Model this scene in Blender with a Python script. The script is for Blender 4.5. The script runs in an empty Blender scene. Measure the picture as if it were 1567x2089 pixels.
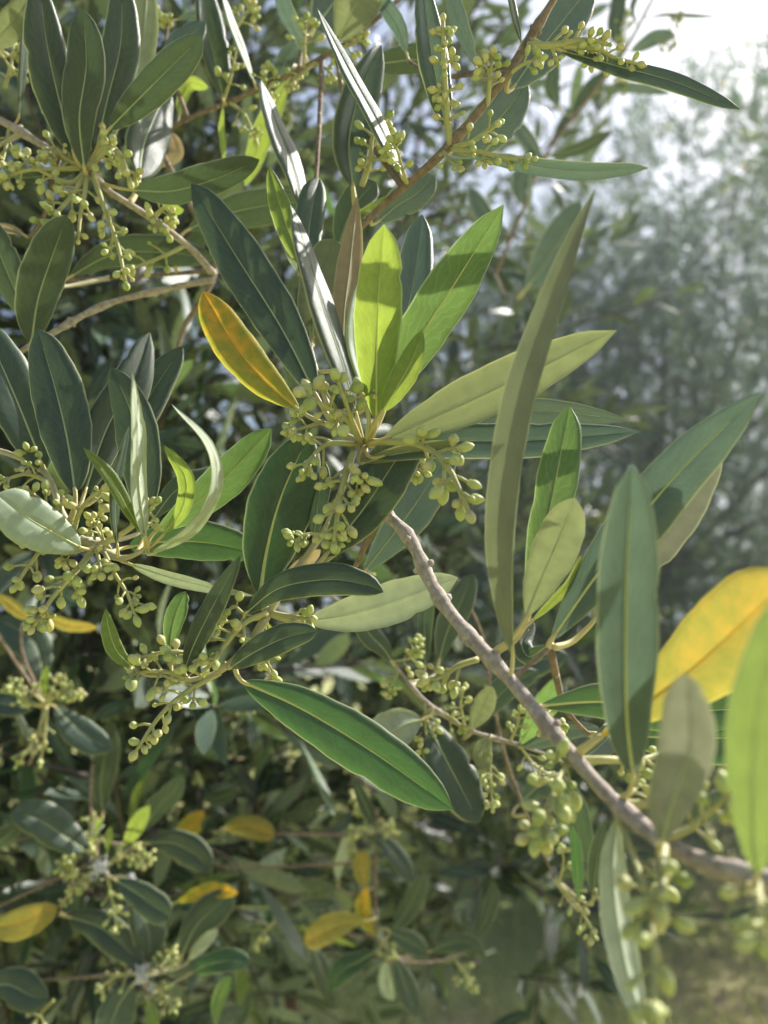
import bpy, math, random
import numpy as np
from mathutils import Vector, Matrix

scene = bpy.context.scene
col = scene.collection
R = math.radians

# ------------------------------------------------------------------ camera, sky, sun, exposure
PITCH = R(8.0)
CAM = Vector((0.0, 0.0, 1.5))
HALF = R(33.65)
cam_data = bpy.data.cameras.new('camera')
cam = bpy.data.objects.new('camera', cam_data)
col.objects.link(cam)
cam.location = CAM
cam.rotation_euler = (R(90) + PITCH, 0, 0)
cam_data.sensor_fit = 'VERTICAL'
cam_data.angle = 2 * HALF
cam_data.clip_start = 0.01
cam_data.clip_end = 3000
cam_data.dof.use_dof = True
cam_data.dof.focus_distance = 0.222
cam_data.dof.aperture_fstop = cam_data.lens / 2.7      # an opening under 3 mm across
cam_data.dof.aperture_blades = 0
scene.camera = cam

SUN_AZ, SUN_EL = R(58), R(42)                            # right of straight ahead, above the horizon
world = bpy.data.worlds.new('World')
scene.world = world
world.use_nodes = True
nt = world.node_tree
bg = nt.nodes['Background']
sky = nt.nodes.new('ShaderNodeTexSky')
sky.sky_type = 'NISHITA'
sky.sun_disc = False
sky.sun_elevation = SUN_EL
sky.sun_rotation = SUN_AZ
sky.air_density = 1.0
sky.dust_density = 4.0
sky.ozone_density = 1.0
nt.links.new(sky.outputs[0], bg.inputs[0])
bg.inputs[1].default_value = 0.092

sun_data = bpy.data.lights.new('sun', 'SUN')
sun_data.energy = 5.0
sun_data.angle = R(0.6)
sun_data.color = (1.0, 0.965, 0.90)
sun = bpy.data.objects.new('sun', sun_data)
col.objects.link(sun)
to_sun = Vector((math.sin(SUN_AZ) * math.cos(SUN_EL), math.cos(SUN_AZ) * math.cos(SUN_EL), math.sin(SUN_EL)))
sun.rotation_euler = to_sun.to_track_quat('Z', 'Y').to_euler()
sun.location = (3, 3, 6)

scene.view_settings.view_transform = 'Standard'
scene.view_settings.look = 'None'
scene.view_settings.exposure = 0.95
scene.view_settings.gamma = 1.0
scene.view_settings.use_curve_mapping = False
scene.render.engine = 'CYCLES'
scene.cycles.use_denoising = True
scene.cycles.max_bounces = 6
scene.cycles.diffuse_bounces = 3
scene.cycles.glossy_bounces = 2
scene.cycles.transmission_bounces = 4
scene.cycles.transparent_max_bounces = 6
scene.cycles.sample_clamp_indirect = 6.0
scene.cycles.use_adaptive_sampling = True
scene.cycles.adaptive_threshold = 0.025

# ------------------------------------------------------------------ coordinates
FP = 1044.5 / math.tan(HALF)
FWD = Vector((0, math.cos(PITCH), math.sin(PITCH)))
UPV = Vector((0, -math.sin(PITCH), math.cos(PITCH)))
RGT = Vector((1, 0, 0))
def P(x, y, d):
    """world point at depth d metres on the line of sight through the photograph's (x, y)"""
    return CAM + d * (FWD + (x - 783.5) / FP * RGT + (1044.5 - y) / FP * UPV)

# ------------------------------------------------------------------ materials
def new_mat(name):
    m = bpy.data.materials.new(name)
    m.use_nodes = True
    t = m.node_tree
    t.nodes.clear()
    out = t.nodes.new('ShaderNodeOutputMaterial')
    return m, t, out
def node(t, kind, **kw):
    n = t.nodes.new(kind)
    for k, v in kw.items():
        setattr(n, k, v)
    return n
def rgb(c):
    return (c[0], c[1], c[2], 1.0)
def mix_col(t, fac, a, b, blend='MIX'):
    n = node(t, 'ShaderNodeMix', data_type='RGBA', blend_type=blend)
    for i, v in ((0, fac), (6, a), (7, b)):
        if hasattr(v, 'links'):
            t.links.new(v, n.inputs[i])
        elif isinstance(v, (int, float)):
            n.inputs[i].default_value = v
        else:
            n.inputs[i].default_value = rgb(v)
    return n.outputs[2]
def math_n(t, op, a, b=None, c=None, clamp=False):
    n = node(t, 'ShaderNodeMath', operation=op, use_clamp=clamp)
    for i, v in enumerate((a, b, c)):
        if v is None:
            continue
        if hasattr(v, 'links'):
            t.links.new(v, n.inputs[i])
        else:
            n.inputs[i].default_value = v
    return n.outputs[0]

def leaf_material(name, upper, lower, through, fac, rough=0.38, blotch=None, blotch_at=0.5, blotch_soft=0.16,
                  rib=(0.42, 0.46, 0.16), rib_amount=0.0, edge=(0.45, 0.47, 0.25), island=False, vary=0.22, veins=0.05, lite=False):
    m, t, out = new_mat(name)
    uv = node(t, 'ShaderNodeUVMap')
    sep = node(t, 'ShaderNodeSeparateXYZ')
    t.links.new(uv.outputs[0], sep.inputs[0])
    u, v = sep.outputs[0], sep.outputs[1]
    s = math_n(t, 'ABSOLUTE', math_n(t, 'MULTIPLY_ADD', u, 2.0, -1.0))      # 0 at the rib, 1 at the margin
    if island:
        rnd = node(t, 'ShaderNodeNewGeometry').outputs['Random Per Island']
    else:
        rnd = node(t, 'ShaderNodeObjectInfo').outputs['Random']
    # mottling: fine scales plus broad uneven tone
    comb = node(t, 'ShaderNodeCombineXYZ')
    t.links.new(math_n(t, 'MULTIPLY_ADD', u, 1.0, math_n(t, 'MULTIPLY', rnd, 37.0)), comb.inputs[0])
    t.links.new(math_n(t, 'MULTIPLY', v, 4.5), comb.inputs[1])
    n1 = node(t, 'ShaderNodeTexNoise'); n1.inputs['Scale'].default_value = 2.6; n1.inputs['Detail'].default_value = 1 if lite else 4
    n2 = node(t, 'ShaderNodeTexNoise') if not lite else n1
    if not lite:
        n2.inputs['Scale'].default_value = 60; n2.inputs['Detail'].default_value = 2
    t.links.new(comb.outputs[0], n1.inputs['Vector']); t.links.new(comb.outputs[0], n2.inputs['Vector'])
    # faint side veins running forward from the rib
    vein = math_n(t, 'SINE', math_n(t, 'MULTIPLY', math_n(t, 'SUBTRACT', math_n(t, 'MULTIPLY_ADD', n1.outputs[0], 3.0, math_n(t, 'MULTIPLY', v, 11.0)), math_n(t, 'MULTIPLY', s, 3.0)), 6.283))
    vein = math_n(t, 'MULTIPLY', math_n(t, 'POWER', math_n(t, 'MULTIPLY_ADD', vein, 0.5, 0.5), 10.0), veins)
    tone = math_n(t, 'ADD', math_n(t, 'MULTIPLY_ADD', n1.outputs[0], 0.55, 0.50), math_n(t, 'MULTIPLY_ADD', n2.outputs[0], 0.5, 0.0))
    tone = math_n(t, 'MULTIPLY', math_n(t, 'MULTIPLY_ADD', math_n(t, 'SUBTRACT', rnd, 0.5), 2 * vary, 1.0), tone)
    def toned(c):
        g = node(t, 'ShaderNodeCombineColor')
        for i in range(3):
            t.links.new(tone, g.inputs[i])
        return mix_col(t, 1.0, c, g.outputs[0], 'MULTIPLY')
    cu, cl, ct = upper, lower, through
    if blotch:
        k = math_n(t, 'ADD', math_n(t, 'MULTIPLY', n1.outputs[0], 1.0), math_n(t, 'MULTIPLY', v, 0.40))
        k = math_n(t, 'ADD', k, math_n(t, 'MULTIPLY', math_n(t, 'SUBTRACT', 1.0, s), 0.22))
        mr = node(t, 'ShaderNodeMapRange')
        mr.inputs[1].default_value = blotch_at - blotch_soft; mr.inputs[2].default_value = blotch_at + blotch_soft
        t.links.new(k, mr.inputs[0])
        cu = mix_col(t, mr.outputs[0], upper, blotch[0]); cl = mix_col(t, mr.outputs[0], lower, blotch[0]); ct = mix_col(t, mr.outputs[0], through, blotch[1])
    if lite:
        cu = toned(cu); cl = toned(cl); ct = toned(ct)
    else:
        vo = node(t, 'ShaderNodeTexVoronoi'); vo.inputs['Scale'].default_value = 9.0
        t.links.new(comb.outputs[0], vo.inputs['Vector'])
        sr = node(t, 'ShaderNodeMapRange'); sr.inputs[1].default_value = 0.085; sr.inputs[2].default_value = 0.045
        t.links.new(vo.outputs['Distance'], sr.inputs[0])
        sc = node(t, 'ShaderNodeSeparateColor'); t.links.new(vo.outputs['Color'], sc.inputs[0])
        speck = math_n(t, 'MULTIPLY', sr.outputs[0], math_n(t, 'MULTIPLY', math_n(t, 'GREATER_THAN', sc.outputs[0], 0.62), 0.75))
        dust = math_n(t, 'MULTIPLY', math_n(t, 'POWER', math_n(t, 'MULTIPLY', n2.outputs[0], 1.35), 6.0), 0.5, clamp=True)
        cu = mix_col(t, dust, toned(cu), (0.30, 0.33, 0.28)); cu = mix_col(t, speck, cu, (0.10, 0.075, 0.04))
        cu = mix_col(t, vein, cu, rib); cl = mix_col(t, speck, toned(cl), (0.13, 0.10, 0.06)); ct = mix_col(t, speck, mix_col(t, vein, toned(ct), rib), (0.06, 0.045, 0.02))
    if rib_amount > 0:
        mr = node(t, 'ShaderNodeMapRange'); mr.inputs[1].default_value = 0.10; mr.inputs[2].default_value = 0.03
        t.links.new(s, mr.inputs[0])
        f = math_n(t, 'MULTIPLY', mr.outputs[0], rib_amount)
        cu = mix_col(t, f, cu, rib); ct = mix_col(t, f, ct, rib)
    mr = node(t, 'ShaderNodeMapRange'); mr.inputs[1].default_value = 0.935; mr.inputs[2].default_value = 0.99
    t.links.new(s, mr.inputs[0])
    ef = math_n(t, 'MULTIPLY', mr.outputs[0], 0.75)
    cu = mix_col(t, ef, cu, edge); cl = mix_col(t, ef, cl, edge); ct = mix_col(t, ef, ct, edge)
    bump = node(t, 'ShaderNodeBump'); bump.inputs['Strength'].default_value = 0.24; bump.inputs['Distance'].default_value = 0.0008
    t.links.new(math_n(t, 'ADD', n2.outputs[0], math_n(t, 'MULTIPLY', vein, -1.5)), bump.inputs['Height'])
    pu = node(t, 'ShaderNodeBsdfPrincipled'); pl = node(t, 'ShaderNodeBsdfPrincipled')
    pu.inputs['Roughness'].default_value = rough; pl.inputs['Roughness'].default_value = 0.75
    t.links.new(math_n(t, 'MULTIPLY_ADD', n1.outputs[0], 0.35, rough - 0.16), pu.inputs['Roughness'])
    pu.inputs['Specular IOR Level'].default_value = 0.5; pl.inputs['Specular IOR Level'].default_value = 0.2
    t.links.new(cu, pu.inputs['Base Color']); t.links.new(cl, pl.inputs['Base Color'])
    if not lite:
        t.links.new(bump.outputs[0], pu.inputs['Normal']); t.links.new(bump.outputs[0], pl.inputs['Normal'])
    geo = node(t, 'ShaderNodeNewGeometry')
    side = node(t, 'ShaderNodeMixShader')
    t.links.new(geo.outputs['Backfacing'], side.inputs[0]); t.links.new(pu.outputs[0], side.inputs[1]); t.links.new(pl.outputs[0], side.inputs[2])
    tr = node(t, 'ShaderNodeBsdfTranslucent'); t.links.new(ct, tr.inputs[0])
    mx = node(t, 'ShaderNodeMixShader'); mx.inputs[0].default_value = fac
    t.links.new(side.outputs[0], mx.inputs[1]); t.links.new(tr.outputs[0], mx.inputs[2])
    t.links.new(mx.outputs[0], out.inputs[0])
    return m

MAT = {}
MAT['mature'] = leaf_material('leaf_mature', (0.033, 0.058, 0.036), (0.27, 0.31, 0.22), (0.09, 0.15, 0.05), 0.14)
MAT['mid'] = leaf_material('leaf_mid_green', (0.042, 0.085, 0.038), (0.27, 0.33, 0.20), (0.07, 0.19, 0.04), 0.22)
MAT['teal'] = leaf_material('leaf_blue_green', (0.055, 0.092, 0.070), (0.25, 0.30, 0.21), (0.11, 0.17, 0.11), 0.24)
MAT['grey_tan'] = leaf_material('leaf_grey_tan', (0.06, 0.09, 0.05), (0.235, 0.245, 0.175), (0.13, 0.16, 0.07), 0.28)
MAT['grey'] = leaf_material('leaf_grey_underside', (0.05, 0.085, 0.055), (0.23, 0.245, 0.20), (0.17, 0.17, 0.11), 0.30)
MAT['khaki'] = leaf_material('leaf_underside', (0.060, 0.095, 0.045), (0.27, 0.30, 0.18), (0.22, 0.25, 0.09), 0.34)
MAT['pale'] = leaf_material('leaf_pale', (0.33, 0.40, 0.30), (0.42, 0.46, 0.36), (0.3, 0.36, 0.18), 0.25)  # pale undersides; its light upper colour also paints sunlit upper faces
MAT['tan'] = leaf_material('leaf_tan', (0.25, 0.19, 0.11), (0.40, 0.31, 0.20), (0.42, 0.32, 0.14), 0.35)
MAT['lime'] = leaf_material('leaf_lime', (0.15, 0.24, 0.06), (0.30, 0.40, 0.17), (0.17, 0.23, 0.05), 0.42, rib=(0.5, 0.56, 0.22))
MAT['young'] = leaf_material('leaf_young', (0.16, 0.26, 0.06), (0.34, 0.44, 0.18), (0.29, 0.37, 0.045), 0.48, rib=(0.62, 0.70, 0.25), edge=(0.6, 0.68, 0.3), veins=0.10)
MAT['green'] = leaf_material('leaf_fresh_green', (0.09, 0.20, 0.055), (0.28, 0.40, 0.18), (0.20, 0.32, 0.07), 0.43, rib=(0.55, 0.66, 0.28), edge=(0.5, 0.6, 0.3), veins=0.10)
MAT['yellow'] = leaf_material('leaf_yellow', (0.30, 0.29, 0.04), (0.42, 0.38, 0.10), (0.36, 0.36, 0.02), 0.45,
                              blotch=((0.56, 0.32, 0.03), (0.68, 0.38, 0.02)), blotch_at=0.90, rib=(0.80, 0.40, 0.04), edge=(0.7, 0.6, 0.1), veins=0.14)
MAT['gold'] = leaf_material('leaf_gold', (0.36, 0.33, 0.07), (0.42, 0.37, 0.11), (0.31, 0.29, 0.045), 0.40,
                            blotch=((0.47, 0.32, 0.07), (0.46, 0.29, 0.04)), blotch_at=1.0, blotch_soft=0.24, rib=(0.85, 0.40, 0.03), edge=(0.75, 0.6, 0.12), veins=0.18)
MAT['mass'] = leaf_material('leaf_mass', (0.028, 0.054, 0.036), (0.20, 0.24, 0.17), (0.09, 0.15, 0.05), 0.16, rib_amount=0.5, island=True, vary=0.5, veins=0.0, lite=True)
MAT['mass_far'] = leaf_material('leaf_mass_far', (0.045, 0.085, 0.055), (0.22, 0.28, 0.20), (0.12, 0.20, 0.08), 0.24, island=True, vary=0.5, veins=0.0, lite=True, rough=0.5)

def simple_mat(name, c1, c2, scale=40, rough=0.7, bump=0.3, dist=0.001, sss=0.0, sss_rad=(0.003, 0.004, 0.001), coords='Object', thin=0.0, spec=0.4):
    m, t, out = new_mat(name)
    tc = node(t, 'ShaderNodeTexCoord')
    n = node(t, 'ShaderNodeTexNoise'); n.inputs['Scale'].default_value = scale; n.inputs['Detail'].default_value = 6
    t.links.new(tc.outputs[coords], n.inputs['Vector'])
    rnd = node(t, 'ShaderNodeObjectInfo').outputs['Random']
    k = math_n(t, 'ADD', math_n(t, 'MULTIPLY', n.outputs[0], 1.6), math_n(t, 'MULTIPLY_ADD', rnd, 0.4, -0.5), clamp=True)
    c = mix_col(t, k, c1, c2)
    p = node(t, 'ShaderNodeBsdfPrincipled')
    t.links.new(c, p.inputs['Base Color'])
    p.inputs['Roughness'].default_value = rough
    p.inputs['Specular IOR Level'].default_value = spec
    if sss:
        p.inputs['Subsurface Weight'].default_value = sss
        p.inputs['Subsurface Radius'].default_value = sss_rad
        p.inputs['Subsurface Scale'].default_value = 1.0
    b = node(t, 'ShaderNodeBump'); b.inputs['Strength'].default_value = bump; b.inputs['Distance'].default_value = dist
    t.links.new(n.outputs[0], b.inputs['Height']); t.links.new(b.outputs[0], p.inputs['Normal'])
    if thin:
        tr = node(t, 'ShaderNodeBsdfTranslucent'); t.links.new(c, tr.inputs[0])
        mx = node(t, 'ShaderNodeMixShader'); mx.inputs[0].default_value = thin
        t.links.new(p.outputs[0], mx.inputs[1]); t.links.new(tr.outputs[0], mx.inputs[2])
        t.links.new(mx.outputs[0], out.inputs[0])
    else:
        t.links.new(p.outputs[0], out.inputs[0])
    return m
MAT['bud'] = simple_mat('bud_skin', (0.50, 0.56, 0.19), (0.66, 0.68, 0.32), 300, 0.5, 0.15, 0.0003, thin=0.22)
MAT['bud_ripe'] = simple_mat('bud_skin_yellow', (0.56, 0.55, 0.20), (0.70, 0.66, 0.36), 300, 0.5, 0.15, 0.0003, thin=0.22)
MAT['bud_small'] = simple_mat('bud_skin_green', (0.36, 0.45, 0.13), (0.50, 0.54, 0.20), 300, 0.5, 0.15, 0.0003, thin=0.22)
MAT['bud_mass'] = simple_mat('bud_mass', (0.24, 0.29, 0.08), (0.38, 0.40, 0.15), 60, 0.6, 0.0, thin=0.25)
MAT['rachis'] = simple_mat('flower_stalk', (0.42, 0.43, 0.17), (0.55, 0.52, 0.26), 200, 0.55, 0.2, 0.0003, thin=0.18)
MAT['midrib'] = simple_mat('leaf_rib', (0.46, 0.50, 0.18), (0.60, 0.60, 0.26), 120, 0.5, 0.1, 0.0003)
MAT['midrib_dark'] = simple_mat('leaf_rib_dull', (0.30, 0.37, 0.20), (0.42, 0.47, 0.28), 120, 0.5, 0.1, 0.0003)
MAT['midrib_gold'] = simple_mat('leaf_rib_gold', (0.70, 0.42, 0.04), (0.80, 0.50, 0.08), 120, 0.5, 0.1, 0.0003)
MAT['petiole'] = simple_mat('leaf_stalk', (0.44, 0.40, 0.17), (0.60, 0.50, 0.24), 150, 0.55, 0.2, 0.0004)
MAT['shoot'] = simple_mat('shoot_bark', (0.34, 0.32, 0.20), (0.50, 0.45, 0.31), 220, 0.65, 0.5, 0.0005)
MAT['bark'] = simple_mat('twig_bark', (0.27, 0.22, 0.18), (0.58, 0.50, 0.44), 260, 0.8, 1.0, 0.0012)
MAT['far_wood'] = simple_mat('far_twig_bark', (0.05, 0.04, 0.035), (0.12, 0.095, 0.08), 60, 0.9, 0.0)
MAT['brown_bark'] = simple_mat('brown_twig_bark', (0.17, 0.115, 0.075), (0.34, 0.25, 0.17), 200, 0.8, 0.8, 0.001)
MAT['trunk'] = simple_mat('trunk_bark', (0.07, 0.045, 0.035), (0.22, 0.16, 0.13), 22, 0.9, 1.0, 0.012)
MAT['red_bark'] = simple_mat('reddish_limb_bark', (0.04, 0.022, 0.019), (0.09, 0.052, 0.046), 60, 0.85, 0.8, 0.004)
MAT['fluff'] = simple_mat('white_wax', (0.74, 0.75, 0.76), (0.86, 0.87, 0.88), 300, 0.95, 1.0, 0.002, thin=0.2)
MAT['grass'] = simple_mat('grass_blade', (0.27, 0.33, 0.08), (0.52, 0.48, 0.20), 3, 0.7, 0.0, thin=0.35)

def bark_material(name, c1, c2, dark):
    m, t, out = new_mat(name)
    tc = node(t, 'ShaderNodeTexCoord')
    n = node(t, 'ShaderNodeTexNoise'); n.inputs['Scale'].default_value = 420; n.inputs['Detail'].default_value = 8; n.inputs['Roughness'].default_value = 0.7
    n3 = node(t, 'ShaderNodeTexNoise'); n3.inputs['Scale'].default_value = 70; n3.inputs['Detail'].default_value = 4
    vo = node(t, 'ShaderNodeTexVoronoi'); vo.inputs['Scale'].default_value = 330
    for k in (n, n3, vo):
        t.links.new(tc.outputs['Object'], k.inputs['Vector'])
    mr = node(t, 'ShaderNodeMapRange'); mr.inputs[1].default_value = 0.34; mr.inputs[2].default_value = 0.66
    t.links.new(n.outputs[0], mr.inputs[0])
    mr2 = node(t, 'ShaderNodeMapRange'); mr2.inputs[1].default_value = 0.56; mr2.inputs[2].default_value = 0.70
    t.links.new(n3.outputs[0], mr2.inputs[0])
    sr = node(t, 'ShaderNodeMapRange'); sr.inputs[1].default_value = 0.30; sr.inputs[2].default_value = 0.15
    t.links.new(vo.outputs['Distance'], sr.inputs[0])
    sc = node(t, 'ShaderNodeSeparateColor'); t.links.new(vo.outputs['Color'], sc.inputs[0])
    pit = math_n(t, 'MULTIPLY', sr.outputs[0], math_n(t, 'GREATER_THAN', sc.outputs[0], 0.70))
    c = mix_col(t, mr.outputs[0], c1, c2)
    c = mix_col(t, math_n(t, 'MULTIPLY', mr2.outputs[0], 0.55), c, dark)
    c = mix_col(t, math_n(t, 'MULTIPLY', pit, 0.6), c, (0.66, 0.60, 0.52))
    p = node(t, 'ShaderNodeBsdfPrincipled'); p.inputs['Roughness'].default_value = 0.82; p.inputs['Specular IOR Level'].default_value = 0.3
    t.links.new(c, p.inputs['Base Color'])
    b = node(t, 'ShaderNodeBump'); b.inputs['Strength'].default_value = 1.0; b.inputs['Distance'].default_value = 0.0007
    t.links.new(math_n(t, 'ADD', n.outputs[0], math_n(t, 'MULTIPLY', pit, 0.6)), b.inputs['Height']); t.links.new(b.outputs[0], p.inputs['Normal'])
    t.links.new(p.outputs[0], out.inputs[0])
    return m
MAT['bark'] = bark_material('twig_bark_lenticels', (0.27, 0.215, 0.18), (0.56, 0.48, 0.42), (0.19, 0.14, 0.11))
MAT['brown_bark'] = bark_material('brown_bark_lenticels', (0.16, 0.11, 0.08), (0.33, 0.25, 0.18), (0.10, 0.07, 0.05))

# ------------------------------------------------------------------ builders
def link_mesh(name, me, parent=None, world=None, mats=()):
    o = bpy.data.objects.new(name, me)
    col.objects.link(o)
    for m in mats:
        me.materials.append(m)
    if world is None:
        world = Vector((0, 0, 0))
    if parent is not None:
        o.parent = parent
        o.location = world - ORIGIN[parent.name]
    else:
        o.location = world
    ORIGIN[o.name] = world
    return o
ORIGIN = {}
def thing(name, label, cat, world, group=None):
    o = bpy.data.objects.new(name, None)
    o.empty_display_size = 0.02
    col.objects.link(o)
    o.location = world
    ORIGIN[o.name] = world.copy()
    o['label'] = label
    o['category'] = cat
    if group:
        o['group'] = group
    return o
def raw_mesh(name, V, F, uv=None, smooth=True):
    me = bpy.data.meshes.new(name)
    me.from_pydata([tuple(v) for v in V], [], F)
    if uv is not None:
        lay = me.uv_layers.new(name='UVMap')
        li = np.empty(len(me.loops), dtype=np.int32)
        me.loops.foreach_get('vertex_index', li)
        lay.data.foreach_set('uv', np.asarray(uv, dtype=np.float32)[li].ravel())
    if smooth:
        me.polygons.foreach_set('use_smooth', [True] * len(me.polygons))
    me.update()
    return me
def big_mesh(name, V, F, uv=None):
    """V (n,3), F (m,k) arrays"""
    me = bpy.data.meshes.new(name)
    k = F.shape[1]
    me.vertices.add(len(V)); me.vertices.foreach_set('co', np.ascontiguousarray(V, dtype=np.float32).ravel())
    me.loops.add(F.size); me.loops.foreach_set('vertex_index', np.ascontiguousarray(F, dtype=np.int32).ravel())
    me.polygons.add(len(F)); me.polygons.foreach_set('loop_start', np.arange(0, F.size, k, dtype=np.int32))
    if uv is not None:
        lay = me.uv_layers.new(name='UVMap')
        lay.data.foreach_set('uv', np.ascontiguousarray(uv[F.ravel()], dtype=np.float32).ravel())
    me.polygons.foreach_set('use_smooth', np.ones(len(F), dtype=bool))
    me.update(calc_edges=True)
    return me

def spline(pts, n):
    """Catmull-Rom through the points, n samples"""
    pts = [Vector(p) for p in pts]
    if len(pts) == 2:
        return [pts[0].lerp(pts[1], i / (n - 1)) for i in range(n)]
    q = [pts[0] * 2 - pts[1]] + pts + [pts[-1] * 2 - pts[-2]]
    seg = [(pts[i + 1] - pts[i]).length for i in range(len(pts) - 1)]
    tot = sum(seg)
    out = []
    for i in range(n):
        s = tot * i / (n - 1)
        k = 0
        while k < len(seg) - 1 and s > seg[k]:
            s -= seg[k]; k += 1
        u = min(1.0, s / max(seg[k], 1e-9))
        a, b, c, d = q[k], q[k + 1], q[k + 2], q[k + 3]
        out.append(0.5 * ((2 * b) + (c - a) * u + (2 * a - 5 * b + 4 * c - d) * u * u + (3 * b - a - 3 * c + d) * u ** 3))
    return out

def tube_data(path, rad, sides=7, bumps=0.0, rng=None, cap=True, V=None, F=None):
    """append a tube along path (Vectors) with radii rad (list) to V, F"""
    if V is None:
        V, F = [], []
    n = len(path)
    tan = [(path[min(i + 1, n - 1)] - path[max(i - 1, 0)]).normalized() for i in range(n)]
    ref = Vector((0, 0, 1)) if abs(tan[0].z) < 0.9 else Vector((1, 0, 0))
    nrm = (ref - tan[0] * ref.dot(tan[0])).normalized()
    base = len(V)
    for i in range(n):
        nrm = (nrm - tan[i] * nrm.dot(tan[i])).normalized()
        b = tan[i].cross(nrm)
        for j in range(sides):
            a = 2 * math.pi * j / sides
            r = rad[i] * (1 + (rng.uniform(-bumps, bumps) if bumps else 0))
            V.append(path[i] + nrm * (math.cos(a) * r) + b * (math.sin(a) * r))
    for i in range(n - 1):
        for j in range(sides):
            j2 = (j + 1) % sides
            F.append((base + i * sides + j, base + i * sides + j2, base + (i + 1) * sides + j2, base + (i + 1) * sides + j))
    if cap:
        F.append(tuple(base + j for j in reversed(range(sides))))
        F.append(tuple(base + (n - 1) * sides + j for j in range(sides)))
    return V, F
def tube_object(name, path, rad, mat, parent, sides=8, bumps=0.0, rng=None):
    o = path[0].copy()
    V, F = tube_data([p - o for p in path], rad, sides, bumps, rng)
    return link_mesh(name, raw_mesh(name, V, F), parent, o, (mat,))

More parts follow.
